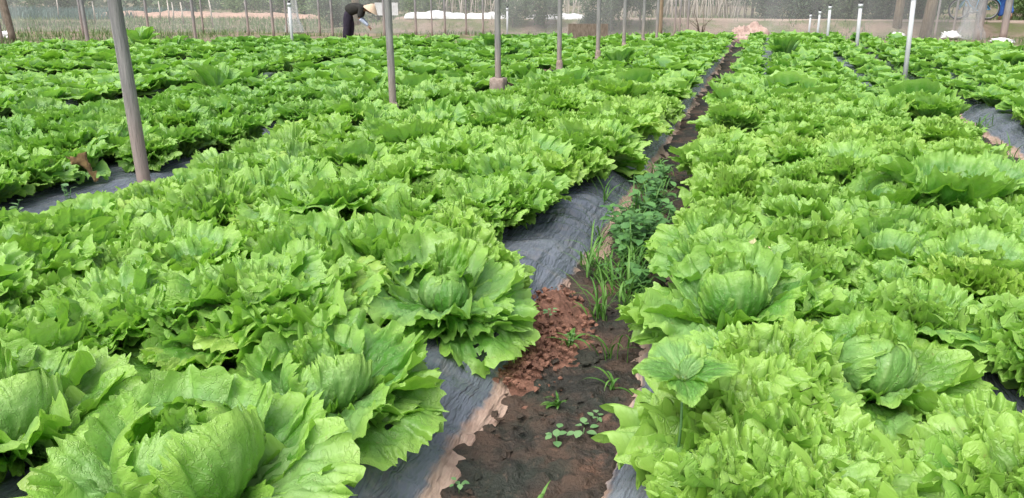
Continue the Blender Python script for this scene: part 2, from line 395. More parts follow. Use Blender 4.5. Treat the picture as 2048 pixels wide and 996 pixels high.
# heap of red clods where the film is torn
def lump(n, r, sd, flat=.7, rough=.35, sub=2):
    bm = bmesh.new(); bmesh.ops.create_icosphere(bm, subdivisions=sub, radius=1)
    for v in bm.verts:
        c = v.co; k = 1 + rough * float(vnoise(c.x * 1.7 + sd, c.y * 1.7 + c.z * 1.3, sd)) + .5 * rough * float(vnoise(c.x * 4.1, c.y * 4.1 + c.z * 3.7, sd + 5))
        v.co = Vector((c.x * k, c.y * k, c.z * k * flat)) * r
    V = np.array([v.co[:] for v in bm.verts]); bm.verts.index_update(); F = [[v.index for v in f.verts] for f in bm.faces]; bm.free()
    return V, np.array(F)
Vs = []; Fs = []; off = 0
for i in range(700):
    u = rng.random(); yy = 2.62 + u * 1.0; cx = -.86 + .03 * math.sin(u * 5)
    spread = .10 + .09 * math.exp(-((yy - 3.33) / .2) ** 2)
    xx = cx + rng.normal() * spread * .75; r = rng.uniform(.004, .014) * (1.5 if rng.random() < .12 else 1)
    z = max(.0, .105 * math.exp(-((xx - cx) / .13) ** 2) * (.45 + .75 * math.exp(-((yy - 3.35) / .25) ** 2))) * rng.uniform(.5, 1.05)
    v, f = lump(0, r, i, rng.uniform(.6, .95), .7, 1)
    an = rng.random() * 6.28; c_, s_ = math.cos(an), math.sin(an)
    v = v @ np.array([[c_, s_, 0], [-s_, c_, 0], [0, 0, 1]]) + (xx, yy, z + .01)
    Vs.append(v); Fs.append(f + off); off += len(v)
xs = np.arange(-1.12, -.6, .012); ys = np.arange(2.55, 3.75, .014); X, Y = np.meshgrid(xs, ys, indexing='ij')
cx = -.86; Z = .115 * np.exp(-((X - cx) / .12) ** 2) * (.35 + .75 * np.exp(-((Y - 3.35) / .26) ** 2)) * sstep(2.55, 2.75, Y) * sstep(3.74, 3.5, Y)
Z = Z * (1 + .5 * fbm(X * 16, Y * 16, 31)) + .02 * np.abs(fbm(X * 30, Y * 30, 33)) * sstep(.0, .04, Z) - .012
g_ = np.stack([X, Y, Z], -1).reshape(-1, 3); q = grid_faces(len(xs), len(ys)); tri = np.concatenate([q[:, [0, 1, 2]], q[:, [0, 2, 3]]])
Vs.append(g_); Fs.append(tri + off)
o = link('soil_clods', np_mesh('soil_clods', np.concatenate(Vs), np.concatenate(Fs), [M_CLOD], smooth=False))
tag(o, 'crumbly heap of reddish-brown soil clods spilled over the torn film edge', 'soil', kind='stuff')
# loose crumbs in the furrow
Vs = []; Fs = []; off = 0
for i in range(900):
    yy = 1.3 + 5 * rng.random() ** 1.4; xx = -.6 + rng.normal() * .15; r = .003 + .016 * rng.random() ** 2.5
    v, f = lump(0, r, i, .5, .9, 1); v = v + (xx, yy, r * .2 + .012); Vs.append(v); Fs.append(f + off); off += len(v)
o = link('soil_crumbs', np_mesh('soil_crumbs', np.concatenate(Vs), np.concatenate(Fs), [M_SOIL], smooth=False)); tag(o, 'small dark soil crumbs scattered on the furrow floor', 'soil', kind='stuff')

# ------------------------------------------------------------------ lettuce leaves
def leaf_arrays(sd, L=.28, Wd=.28, th0=30, th1=100, Rc=.35, A=.022, teeth=46, tooth=.046, pucker=.008, frill=.009,
                ns=22, nt_=220, yc=.60, head=0, nruf=(2, 9), power=2.4, holes=0, twist=0, bl=.0, tipcurl=0., lobes=15, lobe=.026, hf=.055):
    g = np.random.default_rng(1000 + sd)
    t = np.linspace(-1, 1, nt_); s = np.linspace(.03, 1, ns) ** .85
    beta = t * math.pi * .94
    up = np.cos(beta) >= 0
    ex = Wd / 2 * np.sin(beta) * np.where(up, 1, .55 + .45 * np.cos(beta + math.pi) * 0 + .45 * (1 + np.cos(beta)))
    ey = np.where(up, L * yc + L * (1 - yc) * np.cos(beta), L * yc * (1 + np.cos(beta)))
    # toothed rim with low lobes
    k = teeth * 2 + 1; kp = np.sort(np.clip(np.linspace(-1, 1, k) + g.normal(0, .35 / k, k), -1, 1)); kv = np.where(np.arange(k) % 2 == 0, -tooth * g.uniform(.1, 1.0, k), tooth * g.uniform(0., 1., k) ** 2 * 1.7)
    kp[1::2] = np.clip(kp[1::2] + g.normal(0, .3 / k, len(kp[1::2])), -1, 1); kp = np.sort(kp)
    k2 = lobes * 2 + 1; lp = np.sort(np.clip(np.linspace(-1, 1, k2) + g.normal(0, .4 / k2, k2), -1, 1))
    lv = np.where(np.arange(k2) % 2 == 0, -lobe * g.uniform(.3, 1.3, k2), lobe * g.uniform(.2, 1., k2))
    jag = np.interp(t, kp, kv) + np.interp(t, lp, lv)
    lc = np.where(np.arange(k2) % 4 == 1, 1., np.where(np.arange(k2) % 4 == 3, -1., 0.)) * g.uniform(.3, 1.6, k2) + g.normal(0, .3, k2)
    curl = .35 * np.interp(t, kp, g.normal(0, 1., k)) + np.interp(t, lp, lc)
    lob = sum(g.uniform(.008, .022) * np.cos(f * math.pi * t + g.uniform(0, 6.3)) for f in (2, 3, 5, 7))
    S, T = np.meshgrid(s, t, indexing='ij')
    fac = 1 + lob[None] * S ** 2 + jag[None] * sstep(.80, 1, S)
    tt = T + .030 * S ** 3 * sum(math.sin(g.uniform(0, 6)) * np.sin(2 * math.pi * f * T + g.uniform(0, 6.3)) for f in (3, 5, 7))
    px = np.interp(tt, t, ex) * S * fac + T * .014 * (1 - S); py = np.interp(tt, t, ey) * S * fac
    # ruffles grow toward the rim
    z = np.zeros_like(S)
    for f in range(nruf[0], nruf[1] + 1):
        z += g.normal(0, 1) / (f ** .55) * np.sin(2 * math.pi * f * T / 2 + g.uniform(0, 6.3))
    z *= .72 * A * S ** power * (.45 + .55 * np.abs(T) ** .5)
    if A > .015:
        for f in range(9, 19): z += A * hf * g.normal(0, 1) * S ** 5 * np.sin(math.pi * f * 1.5 * T + g.uniform(0, 6.3))
    z += frill * sstep(.66, 1., S) ** 1.3 * 1.25 * curl[None]
    z += pucker * (np.abs(fbm(T * 8 + 20, S * 5, sd, 2)) - .25) * 2.2 * sstep(.1, .35, S)
    z += pucker * 1.1 * fbm(px * 45 + 30, py * 45, sd + 2, 2) * sstep(.1, .3, S)
    z += -.007 * np.exp(-(px / .014) ** 2) * (1 - .8 * S)
    z += bl * px * py / L
    # profile: angle from vertical along the rib
    y1 = max(py.max(), L) * 1.03; yy = np.linspace(0, y1, 120); q = yy / y1
    th = np.radians(th0 + (th1 - th0) * q ** 1.15) + tipcurl * sstep(.75, 1, q)
    co = np.concatenate([[0], np.cumsum((np.sin(th[1:]) + np.sin(th[:-1])) / 2 * (yy[1] - yy[0]))])
    cu = np.concatenate([[0], np.cumsum((np.cos(th[1:]) + np.cos(th[:-1])) / 2 * (yy[1] - yy[0]))])
    pyc = np.clip(py, 0, y1); O = np.interp(pyc, yy, co); U = np.interp(pyc, yy, cu); TH = np.interp(pyc, yy, th)
    if head:
        r = np.maximum(O - np.cos(TH) * z, .02) + .012
        an = np.clip(px / np.maximum(r, .06), -2.6, 2.6)
        X = r * np.sin(an); Yo = r * np.cos(an); Z = U + np.sin(TH) * z
    else:
        rc = Rc if Rc > 0 else 1e6
        a = np.clip(px / rc, -2.2, 2.2); lx = rc * np.sin(a); z = z + rc * (1 - np.cos(a)) * np.sign(Rc)
        X = lx; Yo = O - np.cos(TH) * z; Z = U + np.sin(TH) * z
    V = np.stack([X, Yo, Z], -1).reshape(-1, 3)
    fan = np.stack([T * .5 + .5, S], -1).reshape(-1, 2); flat = np.stack([px / .2 + .5 + sd, py / .2], -1).reshape(-1, 2)
    skip = None
    if holes:
        cxm = (px[:-1, :-1] + px[1:, 1:]) / 2; cym = (py[:-1, :-1] + py[1:, 1:]) / 2; skip = np.zeros(cxm.shape, bool)
        for _ in range(holes):
            hx, hy, hr = g.uniform(-.35, .35) * Wd, g.uniform(.45, .88) * L, g.uniform(.006, .016)
            skip |= ((cxm - hx) ** 2 + ((cym - hy) * g.uniform(.7, 1.4)) ** 2) < hr ** 2
    return V, grid_faces(ns, nt_, skip), fan, flat
# families of leaves: outer (drooping), middle, inner, heart, wrapping head, frilly, mustard
FR = dict(A=.032, hf=.12, nruf=(3, 9), power=2.2, lobes=24, lobe=.035, teeth=44, tooth=.05, frill=.011, nt_=230)
FAM = {
    'outer': [dict(L=.31, Wd=.33, th0=34, th1=96, Rc=.5, A=.036), dict(L=.30, Wd=.30, th0=44, th1=88, Rc=.4, A=.040, holes=3), dict(L=.33, Wd=.35, th0=34, th1=112, Rc=-.9, A=.034),
              dict(L=.29, Wd=.32, th0=40, th1=80, Rc=.3, A=.042), dict(L=.31, Wd=.29, th0=40, th1=118, Rc=.8, A=.038, holes=5), dict(L=.30, Wd=.34, th0=48, th1=98, Rc=.5, A=.040)],
    'mid': [dict(L=.28, Wd=.31, th0=18, th1=78, Rc=.24, A=.036), dict(L=.27, Wd=.29, th0=22, th1=60, Rc=.20, A=.040), dict(L=.29, Wd=.32, th0=15, th1=92, Rc=.3, A=.036, holes=3),
            dict(L=.27, Wd=.27, th0=25, th1=66, Rc=.18, A=.042), dict(L=.28, Wd=.30, th0=20, th1=104, Rc=.35, A=.038)],
    'inner': [dict(L=.24, Wd=.24, th0=6, th1=45, Rc=.12, A=.034, frill=.010), dict(L=.23, Wd=.23, th0=4, th1=62, Rc=.14, A=.036, frill=.010), dict(L=.22, Wd=.22, th0=8, th1=30, Rc=.10, A=.034, frill=.010), dict(L=.24, Wd=.23, th0=5, th1=75, Rc=.16, A=.038, frill=.010)],
    'heart': [dict(L=.17, Wd=.16, th0=-6, th1=30, Rc=.06, A=.026, frill=.010), dict(L=.16, Wd=.15, th0=-4, th1=45, Rc=.07, A=.028, frill=.010), dict(L=.15, Wd=.16, th0=-8, th1=10, Rc=.055, A=.026, frill=.010)],
    'head': [dict(L=.36, Wd=.36, th0=82, th1=-116, head=1, A=.006, pucker=.006, power=5, yc=.55, frill=.007, tooth=.03), dict(L=.34, Wd=.38, th0=80, th1=-100, head=1, A=.008, pucker=.006, power=5, yc=.55, frill=.009, tooth=.04),
             dict(L=.35, Wd=.34, th0=82, th1=-82, head=1, A=.012, pucker=.005, power=4, yc=.55, frill=.010), dict(L=.32, Wd=.36, th0=76, th1=-55, head=1, A=.016, pucker=.005, power=4, frill=.010)],
    'collar': [dict(L=.34, Wd=.44, th0=46, th1=4, Rc=.24, A=.024, pucker=.009, yc=.55, teeth=46, tooth=.046, frill=.008), dict(L=.36, Wd=.46, th0=46, th1=34, Rc=.26, A=.026, pucker=.009, yc=.55, teeth=46, tooth=.046, frill=.008), dict(L=.35, Wd=.42, th0=42, th1=66, Rc=.30, A=.030, pucker=.009, yc=.55, teeth=46, tooth=.046, tipcurl=.5)],
    'apron': [dict(L=.36, Wd=.42, th0=52, th1=104, Rc=.6, A=.034, pucker=.010, teeth=46, tooth=.046, yc=.56), dict(L=.35, Wd=.40, th0=58, th1=116, Rc=-1.2, A=.034, pucker=.010, teeth=46, tooth=.046, yc=.56, holes=3), dict(L=.37, Wd=.39, th0=46, th1=90, Rc=.4, A=.038, pucker=.010, teeth=46, tooth=.046, yc=.58)],
    'frilly': [dict(L=.21, Wd=.20, th0=12, th1=65, Rc=.16, **FR), dict(L=.22, Wd=.22, th0=28, th1=90, Rc=.22, **FR), dict(L=.18, Wd=.18, th0=2, th1=38, Rc=.09, **FR),
               dict(L=.21, Wd=.21, th0=20, th1=80, Rc=.18, **FR), dict(L=.23, Wd=.23, th0=36, th1=104, Rc=.4, **FR)],
    'mustard': [dict(L=.40, Wd=.24, th0=10, th1=48, Rc=.16, A=.014, tooth=.015, lobe=.015, pucker=.004, yc=.66, frill=.003), dict(L=.38, Wd=.26, th0=16, th1=75, Rc=.22, A=.016, tooth=.015, lobe=.015, pucker=.004, yc=.66, frill=.003), dict(L=.36, Wd=.22, th0=4, th1=25, Rc=.12, A=.014, tooth=.015, lobe=.015, pucker=.004, yc=.66, frill=.003)],
}
LEAF = {}; LEAF_LO = {}; LEAF_LO2 = {}
sd = 0
for fam, lst in FAM.items():
    LEAF[fam] = []; LEAF_LO[fam] = []; LEAF_LO2[fam] = []
    for d in lst:
        sd += 1
        d = dict(d); V, F, fan, flat = leaf_arrays(sd, **d)
        LEAF[fam].append(np_mesh('leaf', V, F, [M_LEAF], {'fan': fan, 'flat': flat}))
        d.pop('holes', None); d.pop('nt_', None)
        d['teeth'] = 10; d['lobes'] = 6; d['lobe'] = .05; d['tooth'] = .09; d['frill'] = .012; d['A'] = d['A'] * .8
        LEAF_LO[fam].append(leaf_arrays(sd, ns=5, nt_=24, **d))
        LEAF_LO2[fam].append(leaf_arrays(sd, ns=4, nt_=14, **d))
# a plant = list of (family, turns on the rosette, tilt, scale)
def recipe(kind, g, lod=0):
    out = []; a0 = g.uniform(0, 6.28); GA = 2.39996
    def ring(fam, n, tilt, sc_, lift=0., jit=.18):
        nonlocal a0
        for i in range(n):
            a0 += GA + g.normal(0, jit); out.append((fam, int(g.integers(len(FAM[fam]))), a0, math.radians(tilt + g.normal(0, 7)), sc_ * g.uniform(.86, 1.14), lift))
    if kind == 'loose':
        for f, n, ti, s in (('outer', 8, 0, 1.06), ('mid', 8, 6, 1.06), ('inner', 4, 6, 1.), ('frilly', 5, 8, .95), ('heart', 2, 4, 1.)): ring(f, n if not lod else max(2, int(n * (.72 if lod == 1 else .55))), ti, s)
    elif kind == 'head':
        ring('apron', 6, 0, 1.); ring('outer', 3, 2, 1.); ring('collar', 4, 10, .98); ring('mid', 2, 8, 1.)
        ring('head', 3, 0, .80, .03, .5); ring('head', 2, 0, .68, .04, .5); ring('heart', 2, 8, 1.0, .09)
    elif kind == 'frilly':
        for n, ti, s in ((11, 18, 1.2), (12, 8, 1.1), (9, 2, .98), (5, 0, .8)): ring('frilly', n if not lod else max(3, int(n * (.46 if lod == 1 else .33))), ti, s)
        if not lod: ring('outer', 4, 0, .9)
    elif kind == 'mustard':
        ring('mustard', 4, 16, 1.); ring('mustard', 5, 4, .95); ring('mustard', 3, -4, .75)
    return out
def hero_recipe(g, ac, hs=1.15, open_=0):
    out = []; P = math.pi
    def add(fam, da, tilt, sc_, lift=0., vi=None): out.append((fam, int(g.integers(len(FAM[fam]))) if vi is None else vi, ac + da + g.normal(0, .10), math.radians(tilt + g.normal(0, 4)), sc_ * g.uniform(.94, 1.06), lift))
    for da in (-.25, .75, -1.2, 1.7, -2.2, 2.7): add('apron', da, 6, 1.1)
    for da in (.3, -.75, 1.25): add('outer', da, 8, .95)
    add('collar', P + .1, 20, 1.08, .01, 0); add('collar', P - .95, 30, 1.05, .01, 1); add('collar', P + 1.05, 32, 1.02, .01, 1); add('collar', P + 1.75, 34, .95, 0, 2); add('collar', P - 1.7, 34, .95, 0, 2)
    add('mid', .5, 36, .85); add('mid', -.6, 34, .85)
    add('head', P * .9, 0, hs, .03, 2); add('head', 1.9, 0, hs * .98, .03, 1); add('head', -1.6, 0, hs * .97, .03, 3 if open_ else 1); add('head', .25, 0, hs, .035, 3 if open_ else 0)
    add('head', -.7, 0, hs * .86, .045, 0 if not open_ else 2); add('heart', P - .4, 4, 1.15, .13); add('heart', P + .8, 10, 1.0, .12)
    return out
leaf_n = 0
def plant(kind, x, y, z, scale, rz, g, label, group, deep=0., yel=0., lean=(0, 0), name='lettuce', cat='lettuce', rec=None):
    e = empty(name, (x, y, z), rz); e.rotation_euler = (lean[0], lean[1], rz); e.scale = (scale,) * 3
    tag(e, label, cat, group)
    for fam, vi, a, tilt, s, lift in (rec or recipe(kind, g)):
        o = bpy.data.objects.new('leaf', LEAF[fam][vi]); C.objects.link(o); o.parent = e
        # lean out about the base, then turn round the rosette (leaf points to +Y)
        o.rotation_euler = (-tilt, g.normal(0, .10), a); o.rotation_mode = 'XYZ'
        o.location = (-math.sin(a) * .012, math.cos(a) * .012, lift)
        o.scale = (s * (1 if g.random() < .5 else -1), s, s)
        dk = min(1., max(0., deep + g.normal(0, .10))); yl = .85 if fam in ('outer', 'apron') and g.random() < .05 else min(.9, max(0., yel + (.25 if fam in ('heart', 'frilly') else 0) + g.normal(0, .10)))
        o.color = (1 - dk, 1 - yl, 1, 1)
    return e

f_, p_, a_ = 1577., R(18.2), R(17.3)
FW = np.array([-math.sin(a_) * math.cos(p_), math.cos(a_) * math.cos(p_), -math.sin(p_)]); RT = np.array([math.cos(a_), math.sin(a_), 0]); UPV = np.cross(RT, FW)
def in_view(x, y, z, margin):
    d = np.array([x, y, z - 1.5]); dz = d @ FW
    if dz < .2: return False
    u = d @ RT / dz * f_; v = d @ UPV / dz * f_; m = margin / dz * f_
    return abs(u) < 1024 + m and -498 - m < v < 498 + m
ZT = .185
# the big heads and other plants one can pick out
HEROES = [
    ('head', -1.30, 1.42, 1.08, .2, 'large crinkled head lettuce with an open hollow in its crown beside the film skirt', (.05, .02), 0.0, .10, 1.06),
    ('head', -2.02, 1.50, 1.05, 2.1, 'large pale head lettuce with a smooth bulging heart, next to the hollow-crowned one', (0, 0), 0.0, .12, 1.0),
    ('head', -1.24, 1.98, .98, 4.0, 'head lettuce with a tight hidden heart, just behind the hollow-crowned one', (0, 0), .05, .04, .85),
    ('head', -1.19, 2.86, 1.04, 1.0, 'grey-green head lettuce with a wide collar, leaning over the soil heap', (.06, .10), .10, .03, .74),
    ('head', -.02, 3.04, 1.15, 3.3, 'broad head lettuce with folded cupped leaves beside the tall furrow weeds', (0, -.08), 0.02, .08, .86),
    ('head', .44, 2.62, .92, 5.2, 'head lettuce with a pale ribbed half-moon heart among the frilly lettuces', (0, 0), 0.05, .15, .95),
    ('head', -.12, 3.86, .95, .7, 'head lettuce with a bleached hole-bitten leaf behind the broad cupped head', (0, 0), 0.05, .16, .8),
    ('mustard', -1.75, 3.75, .80, .4, 'upright lettuce-like mustard with a pale thick rib, behind the leaning grey-green head', (0, 0), .05, .2, 1.),
]
MUSTARDS = [(-6.34, 8.22, 1.35, 'large smooth mustard plant with broad upright leaves, behind the thick pole by the withered leaf'),
            (-13.06, 14.6, 1.5, 'rounded mustard plant at the grassy corner of the field'),
            (.37, 16.45, 1.5, 'smooth upright mustard plant standing above the lettuces near the pink sacks'),
            (-12.1, 14.4, 1.2, 'dark broad-leaved mustard plant next to the rounded one at the grassy corner'),
            (-2.3, 13.4, 1.25, 'smooth round-leaved mustard plant in front of the farther thick poles'),
            (-5.46, 16.1, 1.4, 'dark round-leaved mustard plant behind the pole with a concrete footing')]
g = np.random.default_rng(77)
for k, x, y, s, rz, lab, ln, dp, yl, hsz in HEROES:
    mus = k == 'mustard'
    rec = None if mus else hero_recipe(g, math.atan2(x, -y), hsz, 'hollow' in lab or 'cupped' in lab)
    plant(k, x, y, ZT, s, rz if mus else 0., g, lab, None, dp, yl, ln, 'mustard_plant' if mus else 'lettuce', 'mustard' if mus else 'lettuce', rec)
gf = np.random.default_rng(5)
plant('loose', -1.80, 2.20, ZT, 1.0, 1., gf, 'loose-leaf lettuce wedged between the hidden-heart head and the leaning grey-green head', None, .05, .05)
plant('loose', -2.18, 2.14, ZT, .95, 2., gf, 'loose-leaf lettuce just behind the smooth bulging head', None, .05, .1)
plant('loose', -1.66, 1.74, ZT - .02, .7, 3., gf, 'small loose-leaf lettuce squeezed between the two largest heads', None, .05, .1)
for x, y, s, lab in MUSTARDS:
    plant('mustard', x, y, ZT, s, g.uniform(0, 6), g, lab, None, .35, .05, (0, 0), 'mustard_plant', 'mustard')
# all the other plants, in staggered rows
ROWS = {}
for bn, (xl, xr) in BEDS.items():
    if bn == 'middle': ROWS[bn] = [-1.16, -1.54, -1.92, -2.30, -2.68, -3.06, -3.40]
    elif bn == 'sprinkler_side': ROWS[bn] = [-.05, .32, .68, 1.04, 1.37]
    else:
        n = 7; ROWS[bn] = list(np.linspace(xl + .42, xr - (.62 if bn == 'pole_side' else .40), n))
LABS = {'middle': ('in the edge row along the torn film skirt of the weedy furrow', 'in the middle rows between weedy furrow and thick poles', 'in the edge row beside the thick poles'),
        'sprinkler_side': ('in the edge row hanging over the furrow weeds', 'in the middle rows between furrow weeds and white risers', 'in the edge row beside the white sprinkler risers'),
        'pole_side': ('in the far-side row of the bed behind the thick poles', 'in the middle rows of the bed behind the thick poles', 'in the row overhanging the bare film behind the thick poles'),
        'sprinkler_beyond': ('in the row overhanging the film beyond the white risers', 'in the middle rows of the bed beyond the white risers', 'in the last row of the bed beyond the white risers'),
        }
ORD = ['first', 'second', 'third', 'fourth', 'fifth', 'sixth', 'last']
def row_shift(bn, ri, n, y):
    if bn == 'middle' and ri == 0: return float(np.interp(y, [1, 3.2, 3.5, 4.9, 6.6, 9, 14], [-.04, .0, -.19, -.19, -.06, .02, .12]))
    if bn == 'middle' and ri == n - 1: return float(np.interp(y, [3, 4.4, 5.0, 7], [.10, .08, -.06, -.24]))
    if bn == 'sprinkler_side' and ri == 0: return float(np.interp(y, [2.2, 2.7, 3, 4, 6, 12], [.15, .08, .02, -.04, -.16, -.20]))
    if bn == 'sprinkler_side' and ri == n - 1: return float(np.interp(y, [5, 7, 10, 13], [.02, .16, .24, .30]))
    if bn == 'pole_side' and ri == n - 1: return float(np.interp(y, [4.4, 5.2, 7], [-.05, .14, .36]))
    if bn == 'sprinkler_beyond' and ri == 0: return float(np.interp(y, [9, 11, 12.5], [.05, -.10, -.34]))
    return 0.
def solo_label(kind, bn, ri, n, y):
    sec = 'before the soil heap' if y < 2.55 else 'level with the soil heap' if y < 3.75 else 'level with the furrow weeds' if y < 5.7 else 'just past the furrow weeds' if y < 7.6 else 'well past the furrow weeds'
    row = {'middle': ORD[ri] + ' row from the weedy furrow', 'sprinkler_side': ORD[ri] + ' row beyond the weedy furrow', 'pole_side': ORD[n - 1 - ri] + ' row behind the thick poles',
           'sprinkler_beyond': ORD[ri] + ' row beyond the white risers'}.get(bn, 'in the beds farther behind the thick poles')
    if bn == 'middle': row = ORD[ri] + ' row from the film-skirted furrow edge'
    if bn == 'sprinkler_side': row = ORD[ri] + ' row from the weedy furrow edge'
    return KD[kind] + ', ' + row + ', ' + sec
POLES = [(-3.92, 4.23), (-3.55, 7.34), (-3.22, 9.75), (-3.17, 12.77), (-3.02, 15.19), (-2.91, 17.46), (-2.74, 19.12), (-2.67, 21.06)]
cand = []
for bn, xs in ROWS.items():
    for ri, x0 in enumerate(xs):
        y = .62 + g.uniform(0, .42)
        while y < field_end(x0):
            x = x0 + row_shift(bn, ri, len(xs), y) + g.normal(0, .07 if 0 < ri < len(xs) - 1 else .05); yy = y + g.normal(0, .095); y += g.uniform(.31, .47)
            if any((x - h[1]) ** 2 + (yy - h[2]) ** 2 < (((.42 if 'soil heap' in h[5] else .32) if h[0] == 'head' else .2)) ** 2 for h in HEROES): continue
            if any((x - h[0]) ** 2 + (yy - h[1]) ** 2 < .3 ** 2 for h in MUSTARDS): continue
            if not in_view(x, yy, .3, 1.3 if yy < 7 else .7): continue
            if yy < 1.16 and x > -2.6 and bn == 'middle': continue
            if yy < 1.2 and bn == 'sprinkler_side': continue
            if any(abs((x - a) * b - (yy - b) * a) < .27 * math.hypot(a, b) and -.85 < ((x - a) * a + (yy - b) * b) / math.hypot(a, b) < .16 for a, b in POLES[1:]): continue
            if g.random() < .02 and yy > 4: continue
            cand.append((math.hypot(x, yy), bn, ri, len(xs), x, yy))
cand.sort()
vis = [c for c in cand if in_view(c[4], c[5], .33, .40)]
solo = set(c for c in vis[:287])
KD = {'loose': 'loose-leaf green lettuce', 'head': 'hearted green lettuce', 'frilly': 'frilly yellow-green lettuce'}
far = []
for c in cand:
    _, bn, ri, n, x, y = c
    kind = g.choice(['loose', 'head', 'frilly'], p=[.56, .18, .26])
    if bn == 'sprinkler_side': kind = g.choice(['loose', 'head', 'frilly'], p=[.34, .16, .50])
    if bn == 'sprinkler_side' and y < 3.3: kind = 'frilly' if g.random() < .88 or y < 2.5 else 'loose'
    left = bn.startswith('pole')
    deep = float(np.clip((.28 if left else .08) + .18 * float(vnoise(x * .8, y * .8, 6)) + max(0, y - 9) * .010 + g.normal(0, .08), 0, .9))
    yel = float(np.clip(  .08 + .36 * float(vnoise(x * 1.1 + 9, y * 1.1, 8)) - (.08 if left else 0), 0, .6))
    if g.random() < .03: yel = .6
    s = float(np.clip(g.normal(1.04, .12), .78, 1.32)) * (.95 if kind == 'loose' else 1.0)
    if c in solo:
        pos = 0 if ri == 0 else (2 if ri == n - 1 else 1)
        if bn == 'middle': pos = 0 if ri == 0 else (2 if ri == n - 1 else 1)
        lab = solo_label(kind, bn, ri, n, y)
        plant(kind, x, y, ZT - .005 + abs(g.normal(0, .02)), s, g.uniform(0, 6.28), g, lab, KD[kind].replace('lettuce', 'lettuces') + ' ' + LABS.get(bn, ('in the beds farther behind the thick poles',) * 3)[pos], deep, yel, (g.normal(0, .11), g.normal(0, .11) + (.10 if bn == 'middle' and ri == 0 else 0) - (.10 if bn == 'sprinkler_side' and ri == 0 else 0)))
    else:
        far.append((kind, x, y, s, deep, c[0]))
# the rest of the field, uncountable: one mesh
Vs = []; Fs = []; fans = []; flats = []; lrs = []; dps = []; off = 0
for kind, x, y, s, deep, dist in far:
    near = dist < 11.6
    lib = LEAF_LO if near else LEAF_LO2
    kk = kind if kind != 'head' or near else 'loose'
    Mz = Matrix.Rotation(g.uniform(0, 6.28), 3, 'Z')
    for fam, vi, a, tilt, ls, lift in recipe(kk, g, 1 if near else 2):
        V, F, fan, flat = lib[fam][vi]
        Mx = np.array(Mz @ Matrix.Rotation(a, 3, 'Z') @ Matrix.Rotation(g.normal(0, .1), 3, 'Y') @ Matrix.Rotation(-tilt, 3, 'X')) * (ls * s * (1.05 if near else .97))
        Vs.append(V @ Mx.T + (x, y, ZT + lift)); Fs.append(F + off); off += len(V)
        fans.append(fan); flats.append(flat); lrs.append(np.full(len(V), g.random())); dps.append(np.full(len(V), np.clip(deep + g.normal(0, .1), 0, 1)))
o = link('lettuces', np_mesh('lettuces', np.concatenate(Vs), np.concatenate(Fs), [M_LEAF], {'fan': np.concatenate(fans), 'flat': np.concatenate(flats)}, {'lr': np.concatenate(lrs), 'deep': np.concatenate(dps)}))
tag(o, 'dense mass of green lettuces filling the far part of all the beds', 'lettuces', kind='stuff')
print('plants solo', len(solo), 'far', len(far), 'far tris', 2 * sum(len(f) for f in Fs))

# ------------------------------------------------------------------ weeds and small things in the furrows
def blade(L, w0, az_, th0, th1, g, n=6):
    q = np.linspace(0, 1, n); th = np.radians(th0 + (th1 - th0) * q ** 1.3); dl = L / (n - 1)
    o = np.concatenate([[0], np.cumsum(np.sin(th[:-1]) * dl)]); u = np.concatenate([[0], np.cumsum(np.cos(th[:-1]) * dl)])
    wd = w0 * (np.sin(np.pi * np.clip(q * .86 + .12, 0, 1)) ** .7) * (1 - q ** 4) + .0004
    ca, sa = math.cos(az_), math.sin(az_)
    V = []
    for i in range(n):
        for s_, fold in ((-1, .0), (0, -.25), (1, .0)):
            lx = s_ * wd[i]; oo = o[i] - fold * wd[i]; V.append((oo * ca - lx * sa, oo * sa + lx * ca, u[i]))
    F = [(i * 3 + k, i * 3 + k + 1, i * 3 + k + 4, i * 3 + k + 3) for i in range(n - 1) for k in range(2)]
    return np.array(V), np.array(F)
def grass_tuft(x, y, z, nb, L, label, spread=.04, wd=.005, sd=0, mat=None, lay=1.):
    g = np.random.default_rng(500 + sd); Vs = []; Fs = []; off = 0; lr = []
    for i in range(nb):
        l = L * g.uniform(.45, 1.1); V, F = blade(l, wd * g.uniform(.6, 1.3), g.uniform(0, 6.28), g.uniform(4, 40) * lay, g.uniform(60, 140) * lay, g, 7)
        st = g.uniform(0, .35) * L if g.random() < .5 else 0
        V = V + (g.normal(0, spread), g.normal(0, spread), st * .8); Vs.append(V); Fs.append(F + off); off += len(V); lr.append(np.full(len(V), g.random()))
        if st:
            v, f = tube([V[1] - np.array((0, 0, st * .8 + .02)), V[1]], [.0022, .0018], 4, False); Vs.append(np.array(v)); Fs.append(np.array(f) + off); off += len(v); lr.append(np.full(len(v), .4))
    o = link('grass_tuft', np_mesh('grass_tuft', np.concatenate(Vs), np.concatenate(Fs), [mat or M_GRASS], attrs={'lr': np.concatenate(lr)}), None, (x, y, z))
    return tag(o, label, 'grass', 'weedy grass tufts')
